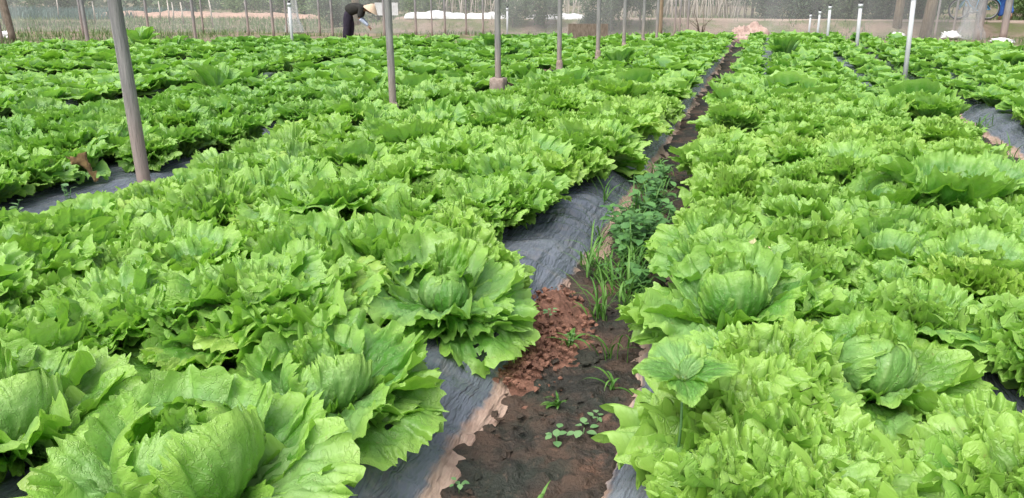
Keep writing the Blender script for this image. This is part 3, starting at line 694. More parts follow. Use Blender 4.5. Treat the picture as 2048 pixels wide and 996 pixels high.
TUFTS = [(-.57, 3.68, 26, .34, 'arching grass tuft at the near foot of the tall furrow weeds'), (-.63, 3.42, 14, .30, 'thin grass tuft leaning over bare soil past the clod heap'),
         (-.72, 3.95, 30, .30, 'dense dark grass tuft against the muddy film hem'), (-.56, 3.98, 34, .38, 'tall grass tuft under the broad cupped lettuce'),
         (-.63, 4.48, 34, .40, 'tall grass tuft among the leafy broadleaf weeds'), (-.66, 5.10, 30, .42, 'tallest grass tuft at the far end of the leafy weeds'),
         (-.82, 4.10, 16, .36, 'sparse grass tuft rising from the film hem'), (-.86, 4.5, 12, .42, 'long-stemmed grass tuft bending over the grey film'),
         (-.50, 3.02, 7, .30, 'lone thin grass stems on bare dark soil'), (-.62, 2.56, 12, .10, 'small star-shaped grass seedling on dark soil'),
         (-.52, 1.93, 5, .16, 'single broad grass blade sprouting from dark soil'), (-.70, 3.10, 9, .22, 'short grass tuft beside the clod heap'),
         (-.66, 5.7, 26, .36, 'grass tuft beyond the leafy weeds in the narrow furrow'), (-.72, 6.5, 20, .3, 'low grass tuft in the narrowing furrow by a soil lump'),
         (-.98, 5.25, 8, .50, 'tall seeding grass stems standing at the film edge by a pale leaf'), (-.44, 2.74, 5, .2, 'grass stem hanging by the overhanging lettuce leaves'),
         (-.50, 4.35, 30, .34, 'grass tuft tangled with the weeds under the lettuce edge'), (-.70, 4.85, 34, .36, 'bushy grass tuft in the middle of the leafy weeds'), (-.52, 3.55, 14, .26, 'drooping grass tuft at the lettuce edge past the clods'),
         (2.11, 7.95, 34, .32, 'grass tuft in the sprinkler furrow beside bare film'), (1.95, 8.3, 30, .30, 'grass tuft pressed against lettuces in the sprinkler furrow'),
         (1.93, 7.4, 34, .30, 'low thick grass tuft in the sprinkler furrow'), (2.1, 7.2, 30, .28, 'grass tuft at the edge of the sprinkler furrow film'),
         (1.97, 14.4, 70, .45, 'big pale grass clump at the foot of the tallest white riser'), (2.0, 13.0, 60, .40, 'pale grass clump just in front of the tallest white riser'),
         (1.9, 16.8, 60, .45, 'pale grass clump between two white risers'), (2.3, 9.7, 30, .3, 'grass tuft growing through the film beyond the risers')]
for i, (x, y, nb, L, lab) in enumerate(TUFTS):
    big = L > .25
    if y < 7: L *= .78; nb = int(nb * 1.3)
    grass_tuft(x, y, .015, nb, L, lab, .05 if nb > 20 else (.02 if big else .006), .0048 if big else .006, i, lay=1. if big else 1.5)
def oval_leaf(L, w_, bend, n=5, cup=.15):
    q = np.linspace(0, 1, n); V = []
    th = np.radians(bend) * q; dl = L / (n - 1); o = np.concatenate([[0], np.cumsum(np.cos(th[:-1]) * dl)]); u = -np.concatenate([[0], np.cumsum(np.sin(th[:-1]) * dl)])
    wd = w_ / 2 * np.sin(np.pi * q ** .85) ** .8 + .0008
    for i in range(n):
        for s_ in (-1, 0, 1): V.append((s_ * wd[i], o[i], u[i] + abs(s_) * cup * wd[i]))
    return np.array(V), np.array([(i * 3 + k, i * 3 + k + 1, i * 3 + k + 4, i * 3 + k + 3) for i in range(n - 1) for k in range(2)])
OV = np_mesh('leaf', *oval_leaf(.06, .036, 40), [M_WEED]); OVS = np_mesh('leaf', *oval_leaf(.036, .026, 18), [M_SEEDL])
def leafy_weed(x, y, z, h, nst, label, sd, lm=None, ls=1., name='leafy_weed', cat='weed', spread=.09, mat=None):
    g = np.random.default_rng(900 + sd); e = empty(name, (x, y, z)); tag(e, label, cat, 'broad-leaved weeds')
    for k in range(nst):
        a = g.uniform(0, 6.28); rr = g.uniform(.3, 1.) * spread; hh = h * g.uniform(.6, 1.05)
        pts = [Vector((0, 0, -.01)), Vector((math.cos(a) * rr * .4, math.sin(a) * rr * .4, hh * .5)), Vector((math.cos(a) * rr, math.sin(a) * rr, hh))]
        tube_obj('stem', pts, [.003, .0024, .0015], mat or M_WEED, e, 5)
        nl = max(4, int(hh / .028))
        for j in range(nl):
            q = .3 + .7 * j / (nl - 1); p = pts[0].lerp(pts[1], q * 2) if q < .5 else pts[1].lerp(pts[2], q * 2 - 1)
            o = bpy.data.objects.new('leaf', lm or OV); C.objects.link(o); o.parent = e; o.location = p
            o.rotation_euler = (g.uniform(-.1, .7), g.normal(0, .25), g.uniform(0, 6.28)); o.scale = (ls * g.uniform(.65, 1.2),) * 3
    return e
for i, (x, y, h, n, lab) in enumerate([(-.52, 3.78, .16, 4, 'low leafy weed at the near end of the furrow weeds'), (-.48, 4.62, .24, 5, 'leafy weed pressed under the lettuce edge in the weed clump'), (-.64, 4.15, .26, 6, 'leafy broadleaf weed with blue-green leaves beside the muddy film hem'), (-.56, 4.32, .30, 6, 'leafy broadleaf weed beneath the broad cupped lettuce'),
        (-.72, 4.60, .24, 5, 'leafy broadleaf weed growing on the film edge among grass'), (-.60, 4.85, .32, 6, 'tallest leafy broadleaf weed in the furrow clump'),
        (-.64, 5.40, .26, 5, 'leafy broadleaf weed at the far end of the furrow clump'), (-.66, 6.1, .2, 4, 'small leafy weed in the narrow part of the furrow')]):
    leafy_weed(x, y, .02, h, n + 4, lab, i, None, 1.25, spread=.15)
leafy_weed(-4.05, 3.72, .15, .22, 3, 'spindly pale weed growing out of the bare film behind the poles', 20, OVS, 1.3)
leafy_weed(-4.2, 3.45, .16, .16, 3, 'short pale weed on the bare film near the withered leaf', 21, OVS, 1.4)
for i, (x, y, s_, nl, lab) in enumerate([(-.56, 2.31, 1.0, 6, 'small round-leaved seedling lying flat on dark soil'), (-.48, 2.38, 1.15, 8, 'larger round-leaved seedling beside the overhanging lettuce'),
        (-.45, 2.47, .8, 6, 'round-leaved seedling tucked by the lettuce edge'), (-.81, 3.17, .7, 7, 'tiny pale seedling sprouting on the clod heap'), (-.78, 1.95, .6, 6, 'tiny seedling on the muddy film hem'), (-.70, 3.12, .6, 5, 'tiny seedling beside the clod heap')]):
    g = np.random.default_rng(60 + i); e = empty('seedling', (x, y, .12 if i == 3 else .03)); tag(e, lab, 'seedling', 'round-leaved seedlings')
    for k in range(nl):
        a = k * 2.4 + g.uniform(0, .6); o = bpy.data.objects.new('leaf', OVS); C.objects.link(o); o.parent = e
        rr = g.uniform(.005, .03) * s_; o.location = (-math.sin(a) * rr, math.cos(a) * rr, g.uniform(.005, .03)); o.rotation_euler = (g.uniform(-.2, .4), 0, a); o.scale = (s_ * g.uniform(.7, 1.1),) * 3
    tube_obj('stem', [(0, 0, -.02), (.002, 0, .02)], [.002, .0015], M_SEEDL, e, 5)
e = empty('broadleaf_weed', (-.13, 1.98, .2)); tag(e, 'smooth pale four-leaved weed standing above the frilly lettuces', 'weed')
tube_obj('stem', [(0, 0, 0), (.005, 0, .15), (0, .005, .30)], [.005, .004, .003], M_SEEDL, e, 6)
BW = [np_mesh('leaf', *(lambda r: (r[0], r[1], [M_LEAF], {'fan': r[2], 'flat': r[3]}))(leaf_arrays(880 + q, L=.15, Wd=.125, th0=48, th1=108, Rc=.14, A=.012, tooth=.02, teeth=16, lobe=.01, frill=.002, pucker=.003, yc=.5, ns=16, nt_=70))) for q in range(3)]
for q, (a, ti, s_) in enumerate(((.5, .0, 1.05), (1.9, .1, .95), (3.4, .3, .9), (4.9, .05, 1.0), (5.7, -.5, .55))):
    o = bpy.data.objects.new('leaf', BW[q % 3]); C.objects.link(o); o.parent = e; o.location = (0, 0, .292); o.rotation_euler = (-ti, .1 * q - .2, a); o.scale = (s_, s_, s_); o.color = (.86, .95, 1, 1)
# withered and bleached leaves
def loose_leaf(name, x, y, z, rot, mat, label, s_, sd, **k):
    V, F, fan, flat = leaf_arrays(sd, **dict(dict(L=.2, Wd=.14, th0=40, th1=110, Rc=.08, A=.03, ns=14, nt_=60, tooth=.09), **k))
    o = link(name, np_mesh(name, V, F, [mat]), None, (x, y, z), rot, (s_,) * 3); tag(o, label, 'leaf')
loose_leaf('withered_leaf', -4.12, 4.02, .30, (.5, .3, 2.4), M_DRY, 'curled brown withered leaf hanging over the film behind the poles', 1.1, 71)
loose_leaf('bleached_leaf', .09, 3.48, .36, (-.2, .5, .8), M_PALEDEAD, 'crumpled whitish dead leaf tucked behind the broad cupped lettuce', .62, 72)
loose_leaf('pale_leaf', -1.05, 5.02, .10, (.2, .2, 1.), M_PALEDEAD, 'small cream dead leaf lying on the film by the tall grass', .38, 73)

# ------------------------------------------------------------------ poles, risers
def pole(x, y, h, r, label, lean=(0, 0), footing=None, mat=None, name='pole', cat='pole', group='thick poles of the net house', n=12):
    e = empty(name, (x, y, 0)); tag(e, label, cat, group)
    pts = [(lean[0] * q + .006 * math.sin(q * 5 + x), lean[1] * q, h * q - .05 * (q == 0)) for q in np.linspace(0, 1, 14)]
    tube_obj('shaft', pts, [r * (1.04 - .1 * q) for q in np.linspace(0, 1, 14)], mat or M_POLE, e, n, .05)
    if footing == 'block':
        bm = bmesh.new(); bmesh.ops.create_cube(bm, size=1); bmesh.ops.scale(bm, vec=(.18, .18, .46), verts=bm.verts); bmesh.ops.subdivide_edges(bm, edges=bm.edges, cuts=5, use_grid_fill=True)
        for v in bm.verts:
            v.co.z += .20; v.co.x += .007 * float(vnoise(v.co.z * 19, v.co.y * 21, 2)); v.co.y += .007 * float(vnoise(v.co.z * 19, v.co.x * 21, 5))
        link('footing', bm_mesh('footing', bm, M_CONC), e)
    elif footing == 'lump':
        tube_obj('footing', [(0, 0, -.02), (0, 0, .14), (.004, 0, .27), (0, 0, .36), (0, 0, .42)], [r * 1.9, r * 1.8, r * 1.6, r * 1.5, r * 1.05], M_CONC, e, 14, .22)
    return e
PN = ['nearest the bare film patch and the withered leaf', 'with a crumbling concrete collar at its foot', 'standing in a square concrete block', 'fourth along the furrow past the concrete block', 'fifth along the furrow past the concrete block', 'sixth along the furrow past the concrete block', 'seventh along the furrow, near the field end', 'at the field end by the tan post']
for i, (x, y) in enumerate(POLES):
    pole(x, y, 3.3, (.042, .036, .038, .037, .038, .038, .037, .036)[i], 'weathered grey pole ' + PN[i], footing=['lump', 'lump', 'block', 'lump', 'lump', 'lump', 'lump', None][i] if i else None, lean=((-.04, 0) if i == 0 else (0, 0)))
for x, y, r, lab in [(-15.8, 15.9, .045, 'dark grey pole at the grassy field corner'), (-15.2, 19.1, .042, 'dark grey pole beside the grass strip before the pink ridge'), (-15.7, 23.65, .045, 'dark grey pole left standing alone beyond the lettuces'), (-21.8, 18.7, .055, 'dark pole beside the leaning brown trunk'),
        (-21.5, 21.5, .04, 'dark pole paired with a pale pipe by the grass'), (-21.5, 24.5, .045, 'slim grey pole out on the grass before the pink ridge'), (-19.6, 25.1, .035, 'slim dark pole farther out on the grass'), (-16.85, 23.9, .04, 'slim grey pole with a white stake beside it'),
        (-16.3, 25.4, .032, 'thin grey pole beside the gathered net'), (-14.85, 25.2, .038, 'thin grey pole between gathered net and farmer'), (-13.0, 22.8, .042, 'grey pole just behind the bending farmer'), (-11.75, 23.9, .04, 'grey pole in front of the bending farmer hat'),
        (-11.4, 25.6, .042, 'thin grey pole before the white row cover'), (-10.9, 25.8, .028, 'thinnest dark pole before the white row cover'), (-10.7, 26.5, .04, 'grey pole next to the thinnest dark pole'), (-10.1, 27.0, .038, 'grey pole before the first stake tepees'), (-9.5, 27.1, .038, 'grey pole beside the block-footed pole and citrus shrub'),
        (-2.9, 27.4, .032, 'thin grey pole before the dense stakes'), (-2.75, 27.5, .028, 'thinner grey pole before the dense stakes'), (-2.5, 27.55, .036, 'dark grey pole beside the bare bush'), (5.76, 29.44, .035, 'dark thin pole in front of the bicycle wheel'), (5.2, 29.2, .032, 'thin dark pole beside the tan trunk')]:
    pole(x, y, 3.2, r, lab, group='thin poles of the net house', n=8)
pole(-3.4, 27.5, 3.2, .075, 'thick tan wooden post before the dense stakes', mat=M_WOOD, name='wooden_post', cat='post', group='wooden posts')
pole(-22.15, 19.4, 3.0, .10, 'leaning brown trunk post at the grassy corner', (-.75, .4), mat=M_BARK, name='wooden_post', cat='post', group='wooden posts')
pole(6.36, 28.91, 3.2, .115, 'thick grey concrete post between bicycle and walking person', name='concrete_post', cat='post', group='concrete posts')
pole(7.08, 28.95, 3.2, .10, 'grey concrete post beside the blue-trousered person', name='concrete_post', cat='post', group='concrete posts')
def riser(x, y, z0, zt, r, label, dx=0):
    e = empty('sprinkler_riser', (x, y, z0)); tag(e, label, 'sprinkler', 'sprinkler risers')
    h = zt - z0; tube_obj('pipe', [(0, 0, -.04), (dx * .5, 0, h * .5), (dx, 0, h)], [r, r, r], M_PVC, e, 10)
    tube_obj('coupling', [(dx, 0, h - .07), (dx, 0, h + .005)], [r * 1.3, r * 1.3], M_PVC, e, 10)
    hd = tube_obj('sprinkler_head', [(dx, 0, h), (dx, 0, h + .05), (dx, 0, h + .06)], [r * .9, r * .8, r * .4], M_BLACK, e, 8)
    for s_ in (-1, 1): tube_obj('arm', [(dx, 0, h + .045), (dx + s_ * r * 1.5, 0, h + .07), (dx + s_ * r * 1.5, 0, h + .11), (dx, 0, h + .135)], [.007] * 4, M_BLACK, hd, 6)
for a in [(2.10, 13.55, 0, 1.44, .036, 'tallest white sprinkler riser with grass at its foot', -.05), (1.97, 19.66, 0, 1.20, .040, 'second white sprinkler riser along the furrow past the tallest one', -.04), (1.52, 22.45, 0, 1.10, .036, 'third white sprinkler riser along the furrow past the tallest one', -.03),
          (1.36, 24.2, 0, .93, .030, 'fourth white sprinkler riser along the furrow, at the field end', 0), (1.2, 25.7, 0, .80, .028, 'shortest white sprinkler riser, at the field end', 0), (-10.88, 17.14, 0, 1.20, .038, 'white sprinkler riser standing before the gathered net', 0),
          (-7.75, 24.39, 0, .96, .03, 'short white sprinkler riser beside the pole with the square block', 0), (-20.5, 21.8, 0, 1.12, .03, 'pale sprinkler riser on the grass by the paired poles', 0)]:
    riser(*a)

# ------------------------------------------------------------------ net wall
def net_wall(name, pts, h, label, seed, fold=.06, mat=M_NET, seg=.25):
    P = np.array(pts, float); d = np.concatenate([[0], np.cumsum(np.hypot(*np.diff(P, axis=0).T))]); q = np.arange(0, d[-1], seg)
    X = np.interp(q, d, P[:, 0]); Y = np.interp(q, d, P[:, 1]); zs = np.linspace(-.03, h, 12)
    A, Zz = np.meshgrid(np.arange(len(q)), zs, indexing='ij')
    off = fold * fbm(q[A] * 1.7, Zz * .25, seed) + .12 * fbm(q[A] * .25, Zz * .3, seed + 1)
    V = np.stack([X[A] + off * .3, Y[A] + off, Zz], -1).reshape(-1, 3)
    return tag(link(name, np_mesh(name, V, grid_faces(len(q), 12), [mat])), label, 'net')
net_wall('insect_net', [(6.3, 28.75), (3, 28.35), (-3, 27.85), (-9.5, 27.35), (-13.5, 26.9), (-18.5, 26.2), (-25, 25.2), (-34, 22.5)], 3.2, 'pale translucent insect net hanging along the far end of the field', 2)
def gathered_net(x, y, r, label, sd):
    V = []; n = 22; m = 16
    for i in range(m):
        q = i / (m - 1); rr = r * (1.25 - .5 * math.sin(math.pi * min(1, q * 1.3)) + .3 * (q < .08))
        for k in range(n):
            a = 6.2832 * k / n; f = 1 + .35 * math.sin(k * 3.3 + sd) * .6 + .15 * float(vnoise(k, q * 4, sd)); V.append((x + math.cos(a) * rr * f + .05 * math.sin(q * 3 + sd), y + math.sin(a) * rr * f * .7, 3.2 * q + .02))
    F = [(i * n + k, i * n + (k + 1) % n, (i + 1) * n + (k + 1) % n, (i + 1) * n + k) for i in range(m - 1) for k in range(n)]
    tag(link('gathered_net', np_mesh('gathered_net', V, F, [M_NET])), label, 'net', 'gathered nets')
gathered_net(-16.6, 26.25, .22, 'whitish net bundled into a hanging column near the farmer', 1)
gathered_net(6.05, 28.75, .26, 'grey net bunched beside the thick concrete post by the bicycle', 2)

# ------------------------------------------------------------------ trees and bushes
def crown_mesh(name, mat, sd, n=3200, rad=(1.1, 1.1, .95), leaf=.075, clumps=26):
    g = np.random.default_rng(sd); c = g.normal(0, 1, (clumps, 3)); c /= np.linalg.norm(c, axis=1)[:, None]; c *= g.uniform(.35, .95, (clumps, 1)) * np.array(rad); cr = g.uniform(.22, .42, clumps) * rad[0]
    k = g.integers(clumps, size=n); p = c[k] + g.normal(0, .5, (n, 3)) * cr[k][:, None]
    d = g.normal(0, 1, (n, 3)); d /= np.linalg.norm(d, axis=1)[:, None]; e = np.cross(d, g.normal(0, 1, (n, 3))); e /= np.linalg.norm(e, axis=1)[:, None]
    l = leaf * g.uniform(.6, 1.4, (n, 1)); w_ = l * .42; up = np.cross(d, e) * l * .15
    V = np.stack([p - d * l, p - e * w_ + up, p + d * l, p + e * w_ + up], 1).reshape(-1, 3)
    return np_mesh(name, V, np.arange(n * 4).reshape(-1, 4), [mat], attrs={'lr': np.repeat(g.random(n), 4)}, smooth=False)
CROWN = {'citrus': crown_mesh('crown', M_CITRUS, 1), 'dark': crown_mesh('crown', M_DARKTREE, 2, 4200, (1.3, 1.3, 1.1)), 'pale': crown_mesh('crown', M_PALE, 3, 3000, (1.2, 1.2, .9)), 'tall': crown_mesh('crown', M_PALE, 4, 3600, (1.5, 1.5, 1.2), .10)}
def tree(x, y, z, kind, s_, ch, label, sd, tr=.05, group='trees and bushes behind the net', bark=None, lean=(0, 0), limbs=5):
    g = np.random.default_rng(300 + sd); e = empty('tree' if ch > 1.3 else 'bush', (x, y, z)); tag(e, label, 'tree' if ch > 1.3 else 'bush', group)
    parts = [tube([(0, 0, -.1), (lean[0] * .4, lean[1] * .4, ch * .45), (lean[0], lean[1], ch)], [tr * 1.25, tr, tr * .7], 10, True, .1)]
    for k in range(limbs):
        a = k * 6.283 / limbs + g.uniform(0, .7); q = g.uniform(.25, .8); b = Vector((lean[0] * q, lean[1] * q, ch * q)); t_ = b + Vector((math.cos(a) * s_ * .8, math.sin(a) * s_ * .8, ch * (1.05 - q) * .6 + s_ * .25))
        parts.append(tube([b, b.lerp(t_, .5) + Vector((0, 0, .08)), t_], [tr * .5, tr * .35, tr * .14], 6))
    link('trunk', np_mesh('trunk', *join(parts), [bark or M_BARK]), e)
    o = bpy.data.objects.new('crown', CROWN[kind]); C.objects.link(o); o.parent = e; o.location = (lean[0], lean[1], ch); o.scale = (s_, s_, s_ * g.uniform(.85, 1.1)); o.rotation_euler = (0, 0, g.uniform(0, 6.28))
for i, (x, y, z, k, s_, ch, lab, tr) in enumerate([
        (-7.85, 29.2, .2, 'citrus', .75, .75, 'grey-green citrus bush in front of the thin stakes', .03), (-5.3, 29.1, .2, 'citrus', 1.05, 1.1, 'wide grey-green citrus bush in front of the dense stakes', .04),
        (-4.35, 29.3, .2, 'citrus', .8, 1.15, 'smaller citrus bush merging with the wide one', .03), (-5.95, 28.6, .0, 'dark', .34, .45, 'little dark bush at the foot of the citrus bushes', .02), (-9.0, 29.0, .2, 'citrus', .55, .6, 'sparse grey-green bush beside the white row cover', .025),
        (-.6, 33.6, .45, 'dark', 1.0, 1.6, 'dark forked tree at the end of the dense stakes', .045), (.9, 34.6, .45, 'dark', 1.2, 1.2, 'dark tree behind the shortest riser', .06), (2.4, 35.4, .45, 'dark', 1.1, 1.3, 'dark bushy tree between risers and trunks', .06), (3.6, 36.6, .45, 'dark', 1.2, 1.2, 'dark bushy tree behind the tan trunks', .07),
        (5.0, 38.6, .45, 'citrus', 1.2, 1.2, 'grey-green tree behind the bicycle', .06), (10.6, 38.0, .45, 'pale', 1.3, 1.4, 'light green tree behind the walking person', .06), (7.2, 42, .45, 'citrus', 1.4, 1.5, 'grey-green tree far behind the motorbike', .06),
        (-14.6, 37, .45, 'pale', 1.3, 1.5, 'light green tree behind the farmer', .06), (-18.2, 36.5, .2, 'citrus', 1.4, 1.4, 'grey-green tree behind the gathered net', .07), (-23, 43, 0, 'pale', 1.5, 1.7, 'light green tree behind the pink ridge end', .08), (-27.5, 45, 0, 'tall', 1.3, 1.5, 'round light green tree in the middle of the pink ridge', .09),
        (-37, 46, 0, 'pale', 1.8, 1.6, 'wide pale green tree past the pink ridge', .09), (-33, 50, 0, 'tall', 1.6, 1.9, 'tall pale green tree past the pink ridge', .09), (-46, 45, 0, 'citrus', 1.7, 1.6, 'grey-green tree behind the bluish leek patch', .09), (-54, 42, 0, 'tall', 1.7, 1.9, 'tall tree at the edge of the bluish leek patch', .1),
        (.1, 32.4, .45, 'dark', .75, .55, 'low dark bush at the foot of the forked tree', .03), (1.3, 33.0, .45, 'dark', .85, .6, 'low dark bush behind the shortest riser', .03), (2.3, 32.8, .45, 'citrus', .75, .55, 'low grey-green bush behind the middle risers', .03), (3.1, 33.6, .45, 'dark', .95, .7, 'broad dark bush between the risers and tan trunks', .03),
        (4.4, 33.8, .45, 'dark', .9, .65, 'broad dark bush behind the tan trunks', .03), (5.6, 34.6, .45, 'citrus', .9, .7, 'grey-green bush behind the bicycle wheel', .03), (9.2, 35.2, .45, 'pale', .8, .6, 'light green bush beyond the walking person', .03),
        (-13.9, 31.6, .45, 'pale', .7, .6, 'light green bush behind the end of the long white sheet', .03), (-17.4, 31.0, .1, 'citrus', .9, .7, 'grey-green bush behind the bundled net', .03), (-20.5, 36, 0, 'pale', 1.1, .9, 'light green bush at the near end of the pink ridge', .04), (-30, 42.5, 0, 'pale', 1.2, 1.0, 'light green bush just behind the pink ridge', .04),
        (-11.2, 36.5, .45, 'dark', 1.1, 1.2, 'dark bush behind the stake tepees', .05), (-12.9, 35.0, .45, 'pale', .8, .9, 'pale loose bush behind the row cover', .04)]):
    tree(x, y, z, k, s_, ch, lab, i, tr)
tree(5.03, 29.88, .1, 'tall', 1.2, 4.2, 'thick tan tree trunk beside the bicycle', 50, .15, bark=M_WOOD, lean=(.25, 0), limbs=6)
tree(4.25, 30.7, .2, 'tall', 1.1, 4.0, 'second tan tree trunk farther from the bicycle', 51, .12, bark=M_WOOD, limbs=6)
tree(-16.2, 30.4, .2, 'tall', 1.2, 4.0, 'pale tree trunk behind the farmer and gathered net', 52, .14, bark=M_WOOD, limbs=6)
tree(-31.5, 27.5, 0, 'tall', 1.2, 4.2, 'pale tree trunk on the grass beside the leek patch', 53, .16, bark=M_WOOD, lean=(-.4, 0), limbs=6)
# bare bush
g = np.random.default_rng(8); parts = []
for k in range(9):
    a = g.uniform(0, 6.28); r_ = g.uniform(.15, .5); h_ = g.uniform(.5, 1.0); p1 = Vector((.03 * math.cos(a), .03 * math.sin(a), .0)); p2 = p1 + Vector((math.cos(a) * r_ * .4, math.sin(a) * r_ * .4, h_ * .6)); p3 = p2 + Vector((math.cos(a + .6) * r_, math.sin(a + .6) * r_ * .6, h_ * .4))
    parts.append(tube([p1, p2, p3], [.022, .014, .005], 6))
tag(link('bare_bush', np_mesh('bare_bush', *join(parts), [M_BARK]), None, (-2.05, 27.5, -.05)), 'leafless brown bush standing in front of the dense stakes', 'bush')
# far belt of trees, one mass
g = np.random.default_rng(9); n = 26000
bx = g.uniform(-110, 60, n); by = 60 + .05 * bx + g.uniform(-4, 6, n); hh = 3.0 + 1.8 * fbm(bx * .18, by * .1, 3); bz = hh * g.random(n) ** .8
d = g.normal(0, 1, (n, 3)); d /= np.linalg.norm(d, axis=1)[:, None]; e_ = np.cross(d, g.normal(0, 1, (n, 3))); e_ /= np.linalg.norm(e_, axis=1)[:, None]; p = np.stack([bx, by, bz], 1); l = g.uniform(.16, .42, (n, 1))
V = np.stack([p - d * l, p - e_ * l * .5, p + d * l, p + e_ * l * .5], 1).reshape(-1, 3)
tag(link('far_wood', np_mesh('far_wood', V, np.arange(n * 4).reshape(-1, 4), [M_CITRUS], attrs={'lr': np.repeat(g.random(n), 4)}, smooth=False)), 'distant belt of green trees closing the view behind everything', 'trees', kind='stuff')

# ------------------------------------------------------------------ stake trellises
SV, SF = tube([(0, 0, 0), (.01, 0, .5), (-.008, .005, 1)], [.016, .014, .010], 6); STAKE = np_mesh('stake', SV, SF, [M_STAKE])
def trellis(x0, x1, y0, n, label, sd, h=2.1, tepee=False, spread=.55):
    g = np.random.default_rng(sd); e = empty('stake_trellis', ((x0 + x1) / 2, y0, .42)); tag(e, label, 'trellis', 'rows of crossed stakes')
    for i in range(n):
        if tepee: base = x0 + (x1 - x0) * ((i // 5) + .5) / (n / 5) + g.normal(0, .05); tx = base + g.normal(0, .06); bx_ = base + g.normal(0, .28); dy = g.choice([-1, 1]) * spread * g.uniform(.4, 1)
        else: bx_ = x0 + (x1 - x0) * (i + .5) / n + g.normal(0, .08); tx = bx_ + g.normal(0, .30); dy = (1 if i % 2 else -1) * spread * g.uniform(.7, 1.1)
        yy = .11 * (bx_ - (x0 + x1) / 2)
        b = Vector((bx_ - (x0 + x1) / 2, yy + dy, -.03)); t_ = Vector((tx - (x0 + x1) / 2, yy - dy * .25, h * g.uniform(.8, 1.05))); v = t_ - b
        o = bpy.data.objects.new('stake', STAKE); C.objects.link(o); o.parent = e; o.location = b; o.rotation_euler = v.to_track_quat('Z', 'Y').to_euler(); r_ = g.uniform(.8, 1.5); o.scale = (r_, r_, v.length)
trellis(-6.6, -.9, 33.2, 84, 'foremost dense row of crossed pale stakes behind the citrus bushes', 1)
trellis(-7.4, -.9, 34.4, 84, 'second dense row of crossed pale stakes behind the foremost one', 2)
trellis(-8.6, -1.2, 35.7, 80, 'third dense row of crossed pale stakes behind the second', 3)
trellis(-10.2, -6.9, 32.6, 34, 'thinner row of pale stakes behind the sparse bush', 4)
trellis(-12.6, -10.2, 31.9, 25, 'stake tepees standing behind the white row cover', 5, tepee=True)
trellis(-15.0, -12.7, 33.5, 12, 'few scattered pale stakes behind the row cover end', 6)
for i, (x, y, h_) in enumerate([(-30.2, 31.0, 1.0), (-28.6, 33.5, 1.0), (-27.9, 33.6, .95), (-26.0, 31, 1.1), (-25.4, 31.2, 1.0), (-23.4, 33.2, 1.0), (-33.5, 28.5, 1.1), (-34.6, 28.0, 1.0), (-20.6, 33, .9), (-36.5, 35, 1.2), (9.3, 36.8, 2.2), (9.7, 36.9, 2.2), (-22.0, 28.8, 1.3)]):
    o = link('white_stake', STAKE, None, (x, y, -.02 if x < 0 else .4), (random.uniform(-.05, .05), random.uniform(-.05, .05), 0), (2.2, 2.2, h_)); tag(o, 'thin pale stake standing behind the walking person' if x > 0 else 'thin white stake stuck in the grass field', 'stake', 'pale stakes behind the walking person' if x > 0 else 'white stakes in the grass field')

# ------------------------------------------------------------------ row cover, sacks, litter, ridge, grass
def sheet_roll(x0, x1, yf, z, w_, h_, name, label, mat, sd):
    xs = np.linspace(x0, x1, 90); a = np.linspace(0, math.pi, 12); X, A = np.meshgrid(xs, a, indexing='ij')
    k = 1 + .45 * fbm(X * 1.3, A * 0, sd) + .2 * fbm(X * 5, A * 1.5, sd + 2); end = np.sin(np.pi * np.clip((X - x0) / (x1 - x0), 0, 1)) ** .2
    V = np.stack([X, yf(X) - np.cos(A) * w_ * k * end, z + np.sin(A) * h_ * k * end - .03], -1)
    return tag(link(name, np_mesh(name, V.reshape(-1, 3), grid_faces(90, 12), [mat])), label, 'cover' if mat == M_WHITE else 'soil')
sheet_roll(-13.6, -9.4, lambda X: 31.0 + .11 * X, .47, .30, .26, 'row_cover', 'long crumpled white sheet on the bank before the stake tepees', M_WHITE, 3)
sheet_roll(-8.9, -6.6, lambda X: 31.2 + .11 * X, .47, .25, .20, 'row_cover', 'short crumpled white sheet on the bank behind the citrus bushes', M_WHITE, 5)
o = sheet_roll(-38, -23, lambda X: 39.5 + .1 * (X + 30), -.02, 1.0, .34, 'soil_ridge', '', M_PINK, 8); [o.pop(k, None) for k in ('label', 'category')]; o['kind'] = 'structure'
def crumple(name, loc, size, mat, label, cat, sd, group=None, rz=0.):
    bm = bmesh.new(); bmesh.ops.create_icosphere(bm, subdivisions=4, radius=1)
    for v in bm.verts:
        c = v.co.copy(); k = 1 + .35 * float(fbm(c.x * 1.3 + sd, c.y * 1.3 + c.z, sd, 3)) + .5 * abs(float(vnoise(c.x * 4 + c.z * 2, c.y * 4 - c.z * 2, sd + 3)))
        v.co = Vector((c.x * k * size[0], c.y * k * size[1], max(c.z * k, -.35) * size[2] + .35 * size[2]))
    return tag(link(name, bm_mesh(name, bm, mat), None, loc, (0, 0, rz)), label, cat, group)
crumple('sack', (-.72, 25.6, .0), (.22, .22, .30), M_SACK, 'upright pinkish sack at the end of the weedy furrow', 'sack', 1, 'pinkish sacks')
crumple('sack', (-.28, 25.7, .0), (.34, .24, .30), M_SACK, 'slumped pinkish sack leaning on the upright one', 'sack', 4, 'pinkish sacks')
crumple('sack', (-.52, 25.2, .0), (.34, .22, .2), M_SACK, 'low dusty pinkish sack in front of the other two', 'sack', 7, 'pinkish sacks')
crumple('plastic_bag', (5.55, 28.6, .05), (.24, .14, .13), M_WHITE, 'white plastic bag lying below the bicycle', 'bag', 9)
crumple('plastic_bag', (6.75, 27.5, .0), (.26, .12, .08), M_WHITE, 'flattened white plastic bag by the concrete posts', 'bag', 12)
crumple('plastic_bag', (4.0, 28.3, .1), (.17, .1, .09), M_WHITE, 'small white bag near the second tan trunk', 'bag', 14)
